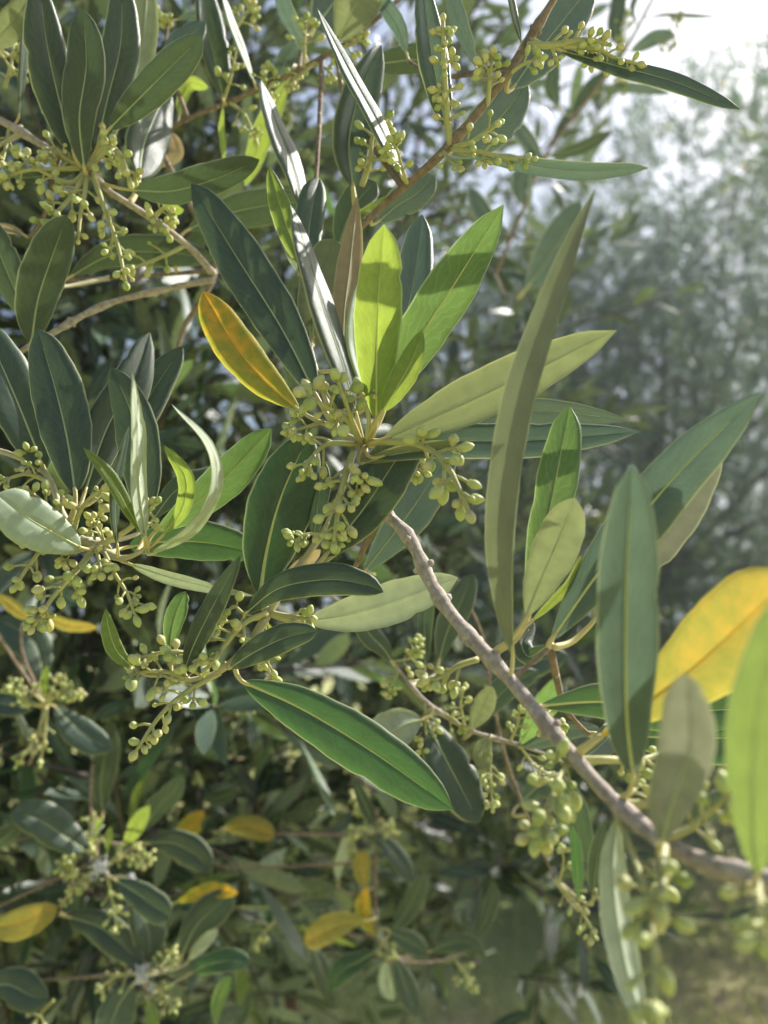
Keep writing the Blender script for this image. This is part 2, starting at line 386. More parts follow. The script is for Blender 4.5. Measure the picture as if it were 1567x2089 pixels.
COLS = (-1.0, -0.95, -0.8, -0.55, -0.25, -0.07, 0.0, 0.07, 0.25, 0.55, 0.8, 0.95, 1.0)
def blade_profile(t, a=0.80, b=0.62):
    pk = a / (a + b)
    return (t ** a) * ((1 - t) ** b) / ((pk ** a) * ((1 - pk) ** b))
rng_leaf = random.Random(7)
STEMS = {}
def leaf(branch, pts, w, side='u', mat='mature', roll=0, roll1=None, fold=0.16, shape=(0.80, 0.62), node=None, rib='auto',
         ribw=1.0, curl=0.17, wav=0.03, rows=26, parts=True):
    """pts: (x, y, depth) from the foot of the blade to its tip; w: width seen, in the photograph's pixels;
    side: which face is turned to the viewer; roll: turn about the long axis in degrees"""
    path = spline([P(*p) for p in pts], rows)
    dm = sum(p[2] for p in pts) / len(pts)
    if roll1 is None:
        roll1 = roll
    hw = 0.5 * w / FP * dm / max(0.15, math.cos(R((roll + roll1) / 2)))
    o = path[0].copy()
    V, uv, F = [], [], []
    ups = []
    ph = rng_leaf.uniform(0, 6.28)
    nw = rng_leaf.uniform(1.6, 3.0)
    asym = rng_leaf.uniform(-0.10, 0.10); tw = rng_leaf.uniform(-9, 9); sw = rng_leaf.uniform(-0.035, 0.035) * (path[-1] - path[0]).length
    nick = (rng_leaf.uniform(0.3, 0.9), rng_leaf.choice((-1, 1)), rng_leaf.uniform(0.05, 0.22) if rng_leaf.random() < 0.45 else 0.0)
    sh = (shape[0] * rng_leaf.uniform(0.93, 1.1), shape[1] * rng_leaf.uniform(0.93, 1.15))
    n = len(path)
    for i, c in enumerate(path):
        t = i / (n - 1)
        T = (path[min(i + 1, n - 1)] - path[max(i - 1, 0)]).normalized()
        view = (c - CAM).normalized()
        S0 = T.cross(view).normalized()
        N0 = S0.cross(T).normalized()
        if N0.dot(view) > 0:
            N0 = -N0
        r = R(roll + (roll1 - roll) * t + tw * (t - 0.4) * 2)
        S = S0 * math.cos(r) + N0 * math.sin(r)
        N = N0 * math.cos(r) - S0 * math.sin(r)
        up = N if side == 'u' else -N
        if S.cross(T).dot(up) < 0:
            S = -S
        ups.append(up)
        ww = hw * max(blade_profile(min(max(t, 0.0008), 0.9992), *sh), 0.012)
        if t > 0.93:
            ww *= 1 - 0.35 * (t - 0.93) / 0.07
        for s in COLS:
            a = abs(s)
            h = fold * a * (1 - 0.35 * a) - curl * max(0.0, (a - 0.75) / 0.25) ** 2 - (0.05 if a < 0.04 else 0.0)
            h += wav * a * math.sin(6.28 * nw * t + ph + (1.3 if s > 0 else 0))
            e = s * ww * (1 + asym * (1 if s > 0 else -1)) * (1 + 0.018 * math.sin(23 * t + ph * 3) * a + 0.012 * math.sin(51 * t + ph) * a)
            if nick[2] and s * nick[1] > 0.5:
                e *= 1 - nick[2] * math.exp(-((t - nick[0]) / 0.022) ** 2)
            V.append(c - o + S * (e + sw * math.sin(math.pi * t) * 0) + up * (h * ww))
            uv.append((0.5 + 0.5 * s, t))
    m = len(COLS)
    for i in range(n - 1):
        for j in range(m - 1):
            F.append((i * m + j, i * m + j + 1, (i + 1) * m + j + 1, (i + 1) * m + j))
    me = raw_mesh('leaf', V, F, uv)
    lf = link_mesh('leaf', me, branch, o, (MAT[mat],))
    # make the upper face the front face
    p = me.polygons[(n // 2) * (m - 1) + 3]
    if p.normal.dot(ups[n // 2]) < 0:
        me.flip_normals()
    if parts:
        if rib == 'auto':
            rib = {'yellow': 'midrib_gold', 'gold': 'midrib_gold', 'mid': 'midrib', 'young': 'midrib', 'green': 'midrib'}.get(mat, 'midrib_dark')
        rr = max(0.045 * hw, 0.00016) * ribw
        k = max(3, n - 3)
        mp = [path[i] - ups[i] * (0.02 * hw) for i in range(0, k)]
        tube_object('midrib', mp, [rr * (1.25 - 1.05 * i / (k - 1)) for i in range(k)], MAT[rib], lf, 6)
        back = (path[0] - path[2]).normalized()
        L = (path[-1] - path[0]).length
        if node is None:
            near = min(STEMS.get(branch.name, [path[0] + back * (L * 0.07)]), key=lambda z: (z - path[0]).length)
            dd = (near - path[0]).length
            if dd < 0.35 * L:
                pp = spline([path[1], path[0], path[0] + back * dd * 0.3 + (near - path[0]) * 0.3, near], 9)
            else:
                a1 = path[0] + back * (L * 0.12)
                pp = spline([path[1], path[0], a1], 6)
                dd = (near - a1).length
                tp = spline([a1 + (path[0] - a1) * 0.2, a1, a1 + back * dd * 0.08 + (near - a1) * 0.35, near], 16)
                tube_object('side_twig', tp, [0.0006 + 0.0005 * i / 15 for i in range(16)], MAT['brown_bark' if dd > 0.03 else 'shoot'], branch, 7, 0.08, rng_leaf)
        else:
            e = P(*node)
            dd = (e - path[0]).length
            pp = spline([path[1], path[0], path[0] + back * (dd * 0.35) * 0.6 + (e - path[0]) * 0.32, e], 9)
        r0 = max(0.10 * hw, 0.0005)
        r0 = min(r0, 0.0011)
        tube_object('petiole', pp, [r0 * (0.75 + 0.5 * i / (len(pp) - 1)) for i in range(len(pp))], MAT['petiole'], lf, 7)
    return lf

# buds: a few shared meshes (plump, closed, with a seam at the tip and a small calyx at the foot)
def bud_mesh(seed):
    g = random.Random(seed)
    rows, sides = 7, 8
    V, F = [Vector((0, 0, 0))], []
    el = g.uniform(1.05, 1.6)
    for i in range(1, rows):
        t = i / rows
        r = 0.5 * math.sin(math.pi * t ** 0.92) ** 0.75
        for j in range(sides):
            a = 2 * math.pi * j / sides
            q = r * (1 + 0.05 * math.cos(2 * a) * t) * g.uniform(0.96, 1.04)
            V.append(Vector((q * math.cos(a), q * math.sin(a), el * t)))
    V.append(Vector((0, 0, el * 0.985)))
    for j in range(sides):
        j2 = (j + 1) % sides
        F.append((0, 1 + j2, 1 + j))
        for i in range(rows - 2):
            F.append((1 + i * sides + j, 1 + i * sides + j2, 1 + (i + 1) * sides + j2, 1 + (i + 1) * sides + j))
        F.append((1 + (rows - 2) * sides + j, 1 + (rows - 2) * sides + j2, len(V) - 1))
    # calyx
    b = len(V)
    for z, r in ((-0.06, 0.13), (0.10, 0.30), (0.24, 0.40)):
        for j in range(sides):
            a = 2 * math.pi * (j + 0.5) / sides
            zz = z + (0.07 if j % 2 and z > 0.2 else 0)
            V.append(Vector((r * math.cos(a), r * math.sin(a), zz)))
    for i in range(2):
        for j in range(sides):
            j2 = (j + 1) % sides
            F.append((b + i * sides + j, b + i * sides + j2, b + (i + 1) * sides + j2, b + (i + 1) * sides + j))
    me = raw_mesh('bud', V, F)
    me.materials.append(MAT[('bud', 'bud', 'bud', 'bud_ripe', 'bud_small', 'bud_ripe')[seed % 6]])
    return me
BUDS = [bud_mesh(s) for s in range(6)]
rng_bud = random.Random(21)
def put_bud(parent, pos, direc, size):
    o = bpy.data.objects.new('bud', rng_bud.choice(BUDS))
    col.objects.link(o)
    o.parent = parent
    o.location = pos - ORIGIN[parent.name]
    o.rotation_euler = direc.to_track_quat('Z', 'Y').to_euler()
    s = size * rng_bud.choice((0.6, 0.8, 0.9, 1.0, 1.05)) * rng_bud.uniform(0.92, 1.08)
    o.scale = (s, s, s * rng_bud.uniform(0.95, 1.1))
    return o
def raceme(branch, pts, nodes=4, bud=26, start=0.3, pl=1.3, stalk=9, tri=0.30, name='bud_cluster'):
    """flower-bud cluster: a stalk with opposite side stalks, each ending in one to three buds; sizes in photo pixels"""
    g = rng_bud
    path = spline([P(*p) for p in pts], 14)
    dm = sum(p[2] for p in pts) / len(pts)
    px = dm / FP
    bs = bud * px * 0.67
    o = path[0].copy()
    V, F = [], []
    r0 = stalk * 0.5 * px
    tube_data([p - o for p in path], [r0 * (1.15 - 0.5 * i / 13) for i in range(14)], 7, 0.04, g, True, V, F)
    todo = []
    view = (path[7] - CAM).normalized()
    ang0 = g.uniform(0, math.pi)
    for k in range(nodes):
        t = start + (1 - start) * k / max(1, nodes)
        f = t * 13
        i = min(12, int(f))
        c = path[i].lerp(path[i + 1], f - i)
        T = (path[i + 1] - path[i]).normalized()
        S = T.cross(view).normalized()
        N = S.cross(T).normalized()
        a = ang0 + k * math.pi / 2 + g.uniform(-0.35, 0.35)
        for sgn in (1, -1):
            if g.random() < 0.16:
                continue
            aa = a + (math.pi if sgn < 0 else 0) + g.uniform(-0.3, 0.3)
            D = (S * math.cos(aa) + N * (math.sin(aa) * 0.8) + T * g.uniform(0.35, 0.75) + Vector((0, 0, -0.15))).normalized()
            ln = bs * pl * 1.75 * (1.25 - 0.75 * t) * g.uniform(0.6, 1.3)
            e = c + D * ln
            tube_data([c - o, c.lerp(e, 0.5) - o + Vector((0, 0, 0.08 * ln)), e - o], [r0 * 0.62, r0 * 0.5, r0 * 0.48], 6, 0, g, True, V, F)
            todo.append((e, D))
            if g.random() < tri:
                Q = D.orthogonal().normalized()
                Q = (Matrix.Rotation(g.uniform(0, 6.28), 3, D) @ Q)
                c2 = c.lerp(e, 0.72)
                for q in (Q, -Q):
                    D2 = (q + D * 0.45).normalized()
                    e2 = c2 + D2 * bs * 0.45
                    tube_data([c2 - o, e2 - o], [r0 * 0.45, r0 * 0.42], 5, 0, g, True, V, F)
                    todo.append((e2, D2))
    T = (path[-1] - path[-3]).normalized()
    todo.append((path[-1], T))
    Q = Matrix.Rotation(g.uniform(0, 6.28), 3, T) @ T.orthogonal().normalized()
    for q in (Q, -Q):
        D2 = (q + T * 0.4).normalized()
        c2 = path[-2]
        e2 = c2 + D2 * bs * 0.36
        tube_data([c2 - o, e2 - o], [r0 * 0.45, r0 * 0.4], 5, 0, g, True, V, F)
        todo.append((e2, D2))
    rc = link_mesh(name, raw_mesh(name, V, F), branch, o, (MAT['rachis'],))
    for e, D in todo:
        put_bud(rc, e - D * bs * 0.04, D, bs)
    return rc

rng_st = random.Random(5)
def stem(branch, pts, widths, mat='bark', bumps=0.06, knots=(), sides=10, name='stem'):
    """woody stem; widths in photo pixels at the points; knots: positions 0..1 of swollen nodes"""
    L = sum((Vector(P(*pts[i + 1])) - P(*pts[i])).length for i in range(len(pts) - 1))
    n = max(14, min(130, int(L / 0.0022)))
    path = spline([P(*p) for p in pts], n)
    STEMS.setdefault(branch.name, []).extend(path)
    W = [0.5 * w / FP * p[2] * 0.62 for w, p in zip(widths, pts)]
    d = [0.0]
    for i in range(len(pts) - 1):
        d.append(d[-1] + (P(*pts[i + 1]) - P(*pts[i])).length)
    rad = []
    for i in range(n):
        s = d[-1] * i / (n - 1)
        r = float(np.interp(s, d, W))
        for k in knots:
            r *= 1 + 0.36 * math.exp(-((i / (n - 1) - k) / (1.5 / n)) ** 2)
        rad.append(r * rng_st.uniform(1 - bumps, 1 + bumps))
    o = path[0].copy()
    V, F = tube_data([p - o for p in path], rad, sides, bumps, rng_st)
    for k in knots:
        i = max(1, min(n - 2, int(k * (n - 1))))
        T = (path[i + 1] - path[i - 1]).normalized()
        X = Matrix.Rotation(rng_st.uniform(0, 6.28), 3, T) @ T.orthogonal().normalized()
        for s in (1, -1):                                   # old leaf scars, in opposite pairs
            if rng_st.random() < 0.25:
                continue
            c = path[i] - o
            tube_data([c + X * s * rad[i] * 0.6, c + X * s * rad[i] * 1.12 + T * rad[i] * 0.2, c + X * s * rad[i] * 1.28 + T * rad[i] * 0.35],
                      [rad[i] * 0.6, rad[i] * 0.42, rad[i] * 0.22], 7, 0.08, rng_st, True, V, F)
    me = raw_mesh(name, V, F)
    return link_mesh(name, me, branch, o, (MAT[mat],))

# ---- templates for foliage that is placed in space rather than one by one
def template_leaf(seed, cols, rows, length=1.0, ratio=0.21):
    g = random.Random(seed)
    bend = g.uniform(-0.10, 0.16); sway = g.uniform(-0.07, 0.07); fold = g.uniform(0.05, 0.3); tw = g.uniform(-0.3, 0.3)
    a, b = g.uniform(0.7, 0.9), g.uniform(0.55, 0.75)
    V, uv, F = [], [], []
    for i in range(rows):
        t = i / (rows - 1)
        y = 0.08 + 0.92 * t
        w = 0.5 * ratio * max(blade_profile(min(max(t, 0.001), 0.999), a, b), 0.02)
        for s in cols:
            x = s * w; z = fold * abs(s) * w
            c, q = math.cos(tw * t), math.sin(tw * t)
            V.append((x * c - z * q + sway * 4 * t * (1 - t) * 0.5, y, x * q + z * c - bend * t * t + 0.0))
            uv.append((0.5 + 0.5 * s, t))
    m = len(cols)
    for i in range(rows - 1):
        for j in range(m - 1):
            F.append((i * m + j, i * m + j + 1, (i + 1) * m + j + 1, (i + 1) * m + j))
    return np.array(V), np.array(F), np.array(uv)
def template_buds(seed, n_nodes=4, low=True):
    """a bud cluster along +Y, unit length"""
    g = random.Random(seed)
    V, F = [], []
    path = [Vector((0.06 * math.sin(i), i / 4, -0.05 * i * i / 16)) for i in range(5)]
    tube_data(path, [0.022, 0.02, 0.018, 0.015, 0.012], 3, 0, None, False, V, F)
    def ball(c, r):
        b = len(V)
        st = Vector((g.uniform(-1, 1), g.uniform(-1, 1), g.uniform(-1, 1))) * 0.0
        for d in ((1, 0, 0), (-1, 0, 0), (0, 1.3, 0), (0, -1.1, 0), (0, 0, 1), (0, 0, -1)):
            V.append(c + Vector(d) * r)
        for f in ((0, 2, 4), (2, 1, 4), (1, 3, 4), (3, 0, 4), (2, 0, 5), (1, 2, 5), (3, 1, 5), (0, 3, 5)):
            F.append(tuple(b + k for k in f) + (b + f[2],))
    for k in range(n_nodes):
        t = 0.35 + 0.6 * k / n_nodes
        for sgn in (1, -1):
            a = k * 1.57 + g.uniform(-0.5, 0.5)
            D = Vector((math.cos(a) * sgn, 0.5, math.sin(a) * sgn))
            c = Vector((0, t, -0.05 * t)) + D * 0.16 * (1.3 - t)
            for q in range(g.choice((1, 2, 3))):
                ball(c + Vector((g.uniform(-1, 1), g.uniform(-0.6, 1), g.uniform(-1, 1))) * 0.06, g.uniform(0.045, 0.065))
    for q in range(3):
        ball(Vector((g.uniform(-0.06, 0.06), 1.0 + g.uniform(-0.03, 0.05), g.uniform(-0.06, 0.06))), 0.055)
    Fq = [f for f in F]
    return np.array([tuple(v) for v in V]), Fq
T_NEAR = [template_leaf(s, (-1, -0.5, 0, 0.5, 1), 9, ratio=0.215) for s in range(8)]
T_MID = [template_leaf(20 + s, (-1, 0, 1), 5, ratio=0.225) for s in range(8)]
T_FAR = [template_leaf(40 + s, (-1, 0, 1), 3, ratio=0.26) for s in range(8)]
def quad_ok(Fq):
    return np.array([f if len(f) == 4 else (f + (f[-1],)) for f in Fq])
T_BUD = [template_buds(s, 4) for s in range(5)]
NEAR_MESH = {}
def near_leaf_mesh(k, mat):
    if (k, mat) not in NEAR_MESH:
        V, F, uv = T_NEAR[k]
        me = big_mesh('leaf', V, F, uv)
        me.materials.append(MAT[mat])
        NEAR_MESH[(k, mat)] = me
    return NEAR_MESH[(k, mat)]
BUD_MESH = {}
def bud_cluster_mesh(k):
    if k not in BUD_MESH:
        V, Fq = T_BUD[k]
        me = raw_mesh('bud_cluster', V, [f if f[-1] != f[-2] else f[:3] for f in Fq])
        me.materials.append(MAT['bud_mass'])
        BUD_MESH[k] = me
    return BUD_MESH[k]
def frame(direc, up):
    """3x3 with y along direc and z near up"""
    y = direc.normalized()
    x = y.cross(up)
    if x.length < 1e-4:
        x = y.orthogonal()
    x.normalize()
    z = x.cross(y)
    return Matrix((x, y, z)).transposed()

def grow_twig(g, base, direc, length, gap=0.028, leaf_len=0.058, droop=0.25, bud_p=0.35):
    """returns the twig's line, its leaves [(pos, 3x3, length)] and bud clusters [(pos, 3x3, length)]"""
    n = 6
    path = [base]
    D = direc.normalized()
    for i in range(n):
        D = (D + Vector((g.gauss(0, 0.10), g.gauss(0, 0.10), g.gauss(0, 0.10) - droop * 0.08))).normalized()
        path.append(path[-1] + D * (length / n))
    leaves, buds = [], []
    k = max(2, int(length / gap))
    a0 = g.uniform(0, 6.28)
    for q in range(k + 1):
        f = (0.12 + 0.88 * q / k) * n
        i = min(n - 1, int(f))
        c = path[i].lerp(path[i + 1], f - i)
        T = (path[i + 1] - path[i]).normalized()
        X = T.orthogonal().normalized()
        a = a0 + q * 1.571 + g.gauss(0, 0.25)
        for sgn in (0, math.pi):
            if g.random() < 0.12:
                continue
            Q = Matrix.Rotation(a + sgn, 3, T) @ X
            sp = g.uniform(0.55, 1.2) if q < k else g.uniform(0.2, 0.5)
            Dl = (T + Q * sp + Vector((0, 0, 0.12))).normalized()
            up = (T * 0.8 - Q * 0.5 + Vector((g.gauss(0, 0.45), g.gauss(0, 0.45), 0.75 + g.gauss(0, 0.3)))).normalized()
            leaves.append((c, frame(Dl, up), leaf_len * g.uniform(0.6, 1.2) * (1.0 if q < k - 1 else 0.75)))
            if g.random() < bud_p:
                Db = (T * 0.6 + Q * g.uniform(0.5, 1.1) + Vector((g.gauss(0, 0.2), g.gauss(0, 0.2), -0.1))).normalized()
                buds.append((c, frame(Db, Vector((0, 0, 1))), g.uniform(0.022, 0.034)))
    return path, leaves, buds
def bake(templates, items, g):
    """join many placed templates into arrays"""
    Vs, Fs, Us = [], [], []
    base = 0
    pick = [g.randrange(len(templates)) for _ in items]
    for k, tpl in enumerate(templates):
        sel = [it for it, p in zip(items, pick) if p == k]
        if not sel:
            continue
        V = tpl[0]; F = np.asarray(tpl[1])
        M = np.array([np.array(m) * l for _, m, l in sel])
        Pp = np.array([tuple(p) for p, _, _ in sel])
        W = np.einsum('nij,vj->nvi', M, V) + Pp[:, None, :]
        Vs.append(W.reshape(-1, 3))
        Fs.append((F[None] + (base + np.arange(len(sel)) * len(V))[:, None, None]).reshape(-1, F.shape[1]))
        if len(tpl) > 2:
            Us.append(np.tile(tpl[2], (len(sel), 1)))
        base += W.shape[0] * W.shape[1]
    return np.concatenate(Vs), np.concatenate(Fs), (np.concatenate(Us) if Us else None)
def tri_mesh(name, V, Fq):
    """faces given as quads whose last corner may repeat: split to triangles"""
    a = Fq[:, :3]
    b = Fq[:, [0, 2, 3]]
    b = b[b[:, 1] != b[:, 2]]
    return big_mesh(name, V, np.concatenate([a, b]))
def place(name, me, parent, pos, m3, scale):
    o = bpy.data.objects.new(name, me)
    col.objects.link(o)
    o.parent = parent
    M = m3.to_4x4() @ Matrix.Diagonal((scale, scale, scale, 1))
    M.translation = pos - ORIGIN[parent.name]
    o.matrix_basis = M
    return o
def in_frame(p, pad=0.0):
    q = p - CAM
    d = q.dot(FWD)
    if d < 0.05:
        return False
    x = q.dot(RGT) / d * FP + 783.5
    y = 1044.5 - q.dot(UPV) / d * FP
    return -pad < x < 1567 + pad and -pad < y < 2089 + pad

# ------------------------------------------------------------------ the setting: ground and grass
def build_ground():
    xs = np.concatenate([-np.geomspace(900, 8, 12), np.linspace(-7, 7, 57), np.geomspace(8, 900, 12)])
    ys = np.concatenate([[-600, -100, -20], np.linspace(-6, 12, 73), np.geomspace(13, 1500, 16)])
    X, Y = np.meshgrid(xs, ys)
    g = np.random.default_rng(3)
    near = np.exp(-((X / 9) ** 2 + ((Y - 4) / 9) ** 2))
    Z = (0.035 * np.sin(X * 2.1 + 0.7 * Y) + 0.03 * np.sin(Y * 1.7 - X) + g.normal(0, 0.012, X.shape)) * near - 0.03
    V = np.stack([X.ravel(), Y.ravel(), Z.ravel()], 1)
    nx, ny = len(xs), len(ys)
    i = np.arange(nx * ny).reshape(ny, nx)
    F = np.stack([i[:-1, :-1].ravel(), i[:-1, 1:].ravel(), i[1:, 1:].ravel(), i[1:, :-1].ravel()], 1)
    me = big_mesh('ground', V, F)
    m, t, out = new_mat('ground_turf')
    tc = node(t, 'ShaderNodeTexCoord')
    n1 = node(t, 'ShaderNodeTexNoise'); n1.inputs['Scale'].default_value = 0.9; n1.inputs['Detail'].default_value = 6
    n2 = node(t, 'ShaderNodeTexNoise'); n2.inputs['Scale'].default_value = 14; n2.inputs['Detail'].default_value = 6
    for n in (n1, n2):
        t.links.new(tc.outputs['Object'], n.inputs['Vector'])
    a = mix_col(t, n2.outputs[0], (0.26, 0.31, 0.09), (0.46, 0.45, 0.18))
    b = mix_col(t, n2.outputs[0], (0.24, 0.19, 0.11), (0.42, 0.35, 0.20))
    mr = node(t, 'ShaderNodeMapRange'); mr.inputs[1].default_value = 0.48; mr.inputs[2].default_value = 0.66
    t.links.new(n1.outputs[0], mr.inputs[0])
    c = mix_col(t, mr.outputs[0], a, b)
    p = node(t, 'ShaderNodeBsdfPrincipled'); p.inputs['Roughness'].default_value = 0.95; p.inputs['Specular IOR Level'].default_value = 0.1
    t.links.new(c, p.inputs['Base Color'])
    bp = node(t, 'ShaderNodeBump'); bp.inputs['Strength'].default_value = 0.8; bp.inputs['Distance'].default_value = 0.03
    t.links.new(n2.outputs[0], bp.inputs['Height']); t.links.new(bp.outputs[0], p.inputs['Normal'])
    t.links.new(p.outputs[0], out.inputs[0])
    o = link_mesh('ground', me, None, Vector((0, 0, 0)), (m,))
    o['kind'] = 'structure'
    o['label'] = 'grassy orchard ground with dry patches under the olive trees'
    # grass blades
    n = 26000
    px = g.uniform(-4.5, 5.5, n); py = 2.2 + 8 * g.random(n) ** 1.4
    h = g.uniform(0.03, 0.11, n); w = g.uniform(0.002, 0.005, n); a = g.uniform(0, 6.28, n)
    lx, ly = g.normal(0, 0.45, n) * h, g.normal(0, 0.45, n) * h
    z0 = np.full(n, -0.05)
    c, s = np.cos(a) * w, np.sin(a) * w
    V = np.stack([np.stack([px - c, py - s, z0], 1), np.stack([px + c, py + s, z0], 1),
                  np.stack([px + lx * 0.4 + c * 0.7, py + ly * 0.4 + s * 0.7, z0 + h * 0.6 + 0.02], 1),
                  np.stack([px + lx, py + ly, z0 + h + 0.03], 1)], 1).reshape(-1, 3)
    F = np.arange(4 * n).reshape(n, 4)
    o = link_mesh('grass', big_mesh('grass', V, F), None, Vector((0, 0, 0)), (MAT['grass'],))
    o['kind'] = 'stuff'
    o['label'] = 'sunlit yellow-green grass growing under and behind the olive trees'
    o['category'] = 'grass'
build_ground()

# ------------------------------------------------------------------ olive trees behind the near branches
def olive_tree(label, base, trunk, limbs, blobs, seed, level, leaf_len=0.058, keep=300, keep_buds=60, bud_p=0.3, trunk_mat='trunk', mass='mass',
               trunk_r=0.09, extra=(), thin_wood=1, twig_len=(0.14, 0.30), up=0.35, near_mat=('mature', 'mature', 'mid', 'teal'), yellow=0.02):
    g = random.Random(seed)
    tree = thing('olive_tree', label, 'olive tree', base)
    path = spline(trunk, 16)
    n = len(path)
    tube_object('trunk', path, [trunk_r * (1.25 - 0.75 * i / (n - 1)) for i in range(n)], MAT[trunk_mat], tree, 12, 0.10, g)
    for lp, r in limbs:
        q = spline(lp, 12)
        tube_object('limb', q, [r * (1 - 0.7 * i / 11) for i in range(12)], MAT[trunk_mat], tree, 8, 0.10, g)
    leaves, buds = [], []
    V, F = [], []
    for c, rad, count in list(blobs) + list(extra):
        for ti in range(count):
            while True:
                q = Vector((g.uniform(-1, 1), g.uniform(-1, 1), g.uniform(-1, 1)))
                if q.length <= 1 and q.length > 0.15:
                    break
            pos = c + Vector((q.x * rad[0], q.y * rad[1], q.z * rad[2]))
            D = (q.normalized() * 0.7 + Vector((g.gauss(0, 0.5), g.gauss(0, 0.5), g.gauss(0, 0.5) + up))).normalized()
            p, l, b = grow_twig(g, pos, D, g.uniform(*twig_len), leaf_len=leaf_len, bud_p=bud_p)
            if (pos - CAM).dot(FWD) < 0.42:
                continue
            leaves += l; buds += b
            if ti % thin_wood == 0:
                tube_data(p[::2], [0.0022, 0.0018, 0.0014, 0.001], 3, 0, None, False, V, F)
    wood = link_mesh('twigs', big_mesh('twigs', np.array([tuple(v) for v in V]) - np.array(base), np.array(F)), tree, base, (MAT['far_wood'],))
    wood['kind'] = 'stuff'
    leaves = [it for it in leaves if (it[0] - CAM).dot(FWD) > 0.36 or not in_frame(it[0], 300)]
    key = lambda it: (0 if in_frame(it[0]) else 1, (it[0] - CAM).length / it[2])
    leaves.sort(key=key)
    buds.sort(key=key)
    for c, m, l in leaves[:keep]:
        mat = 'gold' if g.random() < yellow else ('young' if g.random() < 0.05 else g.choice(near_mat))
        place('leaf', near_leaf_mesh(g.randrange(len(T_NEAR)), mat), tree, c, m, l)
    for c, m, l in buds[:keep_buds]:
        place('bud_cluster', bud_cluster_mesh(g.randrange(len(T_BUD))), tree, c, m, l)
    rest = leaves[keep:]
    if rest:
        tpl = T_MID if level == 'mid' else T_FAR
        Vv, Ff, Uu = bake(tpl, rest, g)
        o = link_mesh('foliage', big_mesh('foliage', Vv - np.array(base), Ff, Uu), tree, base, (MAT[mass],))
        o['kind'] = 'stuff'
    rest = buds[keep_buds:]
    if rest:
        tb = [(v, quad_ok(f)) for v, f in T_BUD]
        Vv, Ff, _ = bake(tb, rest, g)
        o = link_mesh('flower_buds', tri_mesh('flower_buds', Vv - np.array(base), Ff), tree, base, (MAT['bud_mass'],))
        o['kind'] = 'stuff'
    return tree

def blob(x, y, d, rx, rz=None, n=40, ry=None):
    return (P(x, y, d), (rx, ry or rx * 0.8, rz or rx), n)

# the tree that fills the left and the middle of the view
b0 = P(605, 2300, 1.05); b0.z = 0
t0 = P(560, 1720, 1.08)
olive_tree('dense dark olive tree with a thin reddish trunk filling the left and centre background', b0,
           [b0, P(600, 2089, 1.05), P(585, 1930, 1.05), t0, P(520, 1250, 1.2), P(470, 800, 1.4)],
           [([P(585, 1930, 1.05), P(400, 1500, 0.95), P(200, 1100, 1.3), P(60, 600, 1.25)], 0.016),
            ([t0, P(720, 1300, 1.6), P(800, 800, 1.65), P(860, 200, 1.7)], 0.014),
            ([P(520, 1250, 1.2), P(330, 800, 1.3), P(300, 300, 1.45)], 0.012)],
           [blob(150, 150, 0.85, 0.26, 0.28, 70), blob(480, 60, 0.95, 0.26, 0.28, 70), blob(800, -60, 1.2, 0.28, 0.28, 44), blob(650, 350, 1.0, 0.26, 0.24, 60),
            blob(60, 560, 0.72, 0.20, 0.24, 56), blob(380, 560, 0.85, 0.22, 0.22, 60), blob(260, 900, 0.80, 0.24, 0.22, 70), blob(540, 880, 0.95, 0.22, 0.22, 56),
            blob(40, 1250, 0.68, 0.18, 0.20, 56), blob(300, 1280, 0.75, 0.20, 0.16, 54), blob(100, 1650, 0.66, 0.18, 0.18, 52), blob(270, 1740, 0.72, 0.14, 0.15, 44),
            blob(560, 1250, 1.0, 0.22, 0.16, 44), blob(880, 920, 1.15, 0.22, 0.26, 44), blob(840, 1150, 1.0, 0.18, 0.16, 34), blob(480, 1640, 1.15, 0.2, 0.14, 44),
            blob(740, 1620, 1.0, 0.16, 0.12, 34), blob(960, 1700, 1.1, 0.14, 0.12, 22), blob(960, 1600, 0.95, 0.16, 0.14, 26), blob(980, 480, 1.3, 0.22, 0.28, 34), 
            blob(150, 2020, 0.8, 0.14, 0.08, 16), blob(40, 1900, 0.7, 0.12, 0.14, 20), blob(1080, 1800, 0.95, 0.14, 0.14, 20),
            blob(150, 300, 1.6, 0.5, 0.5, 26), blob(650, 200, 1.7, 0.5, 0.5, 26), blob(250, 1000, 1.6, 0.5, 0.5, 26), blob(620, 820, 1.8, 0.5, 0.5, 26), blob(300, 1650, 1.5, 0.5, 0.22, 50),
            blob(800, 1620, 1.5, 0.36, 0.18, 24), blob(980, 1150, 1.8, 0.34, 0.4, 40),
            blob(-300, 700, 1.2, 0.4, 0.8, 40), blob(100, -500, 1.3, 0.6, 0.4, 50)],
           11, 'mid', leaf_len=0.065, keep=300, keep_buds=90, trunk_mat='red_bark', trunk_r=0.0105, yellow=0.0, bud_p=0.14, twig_len=(0.10, 0.22))

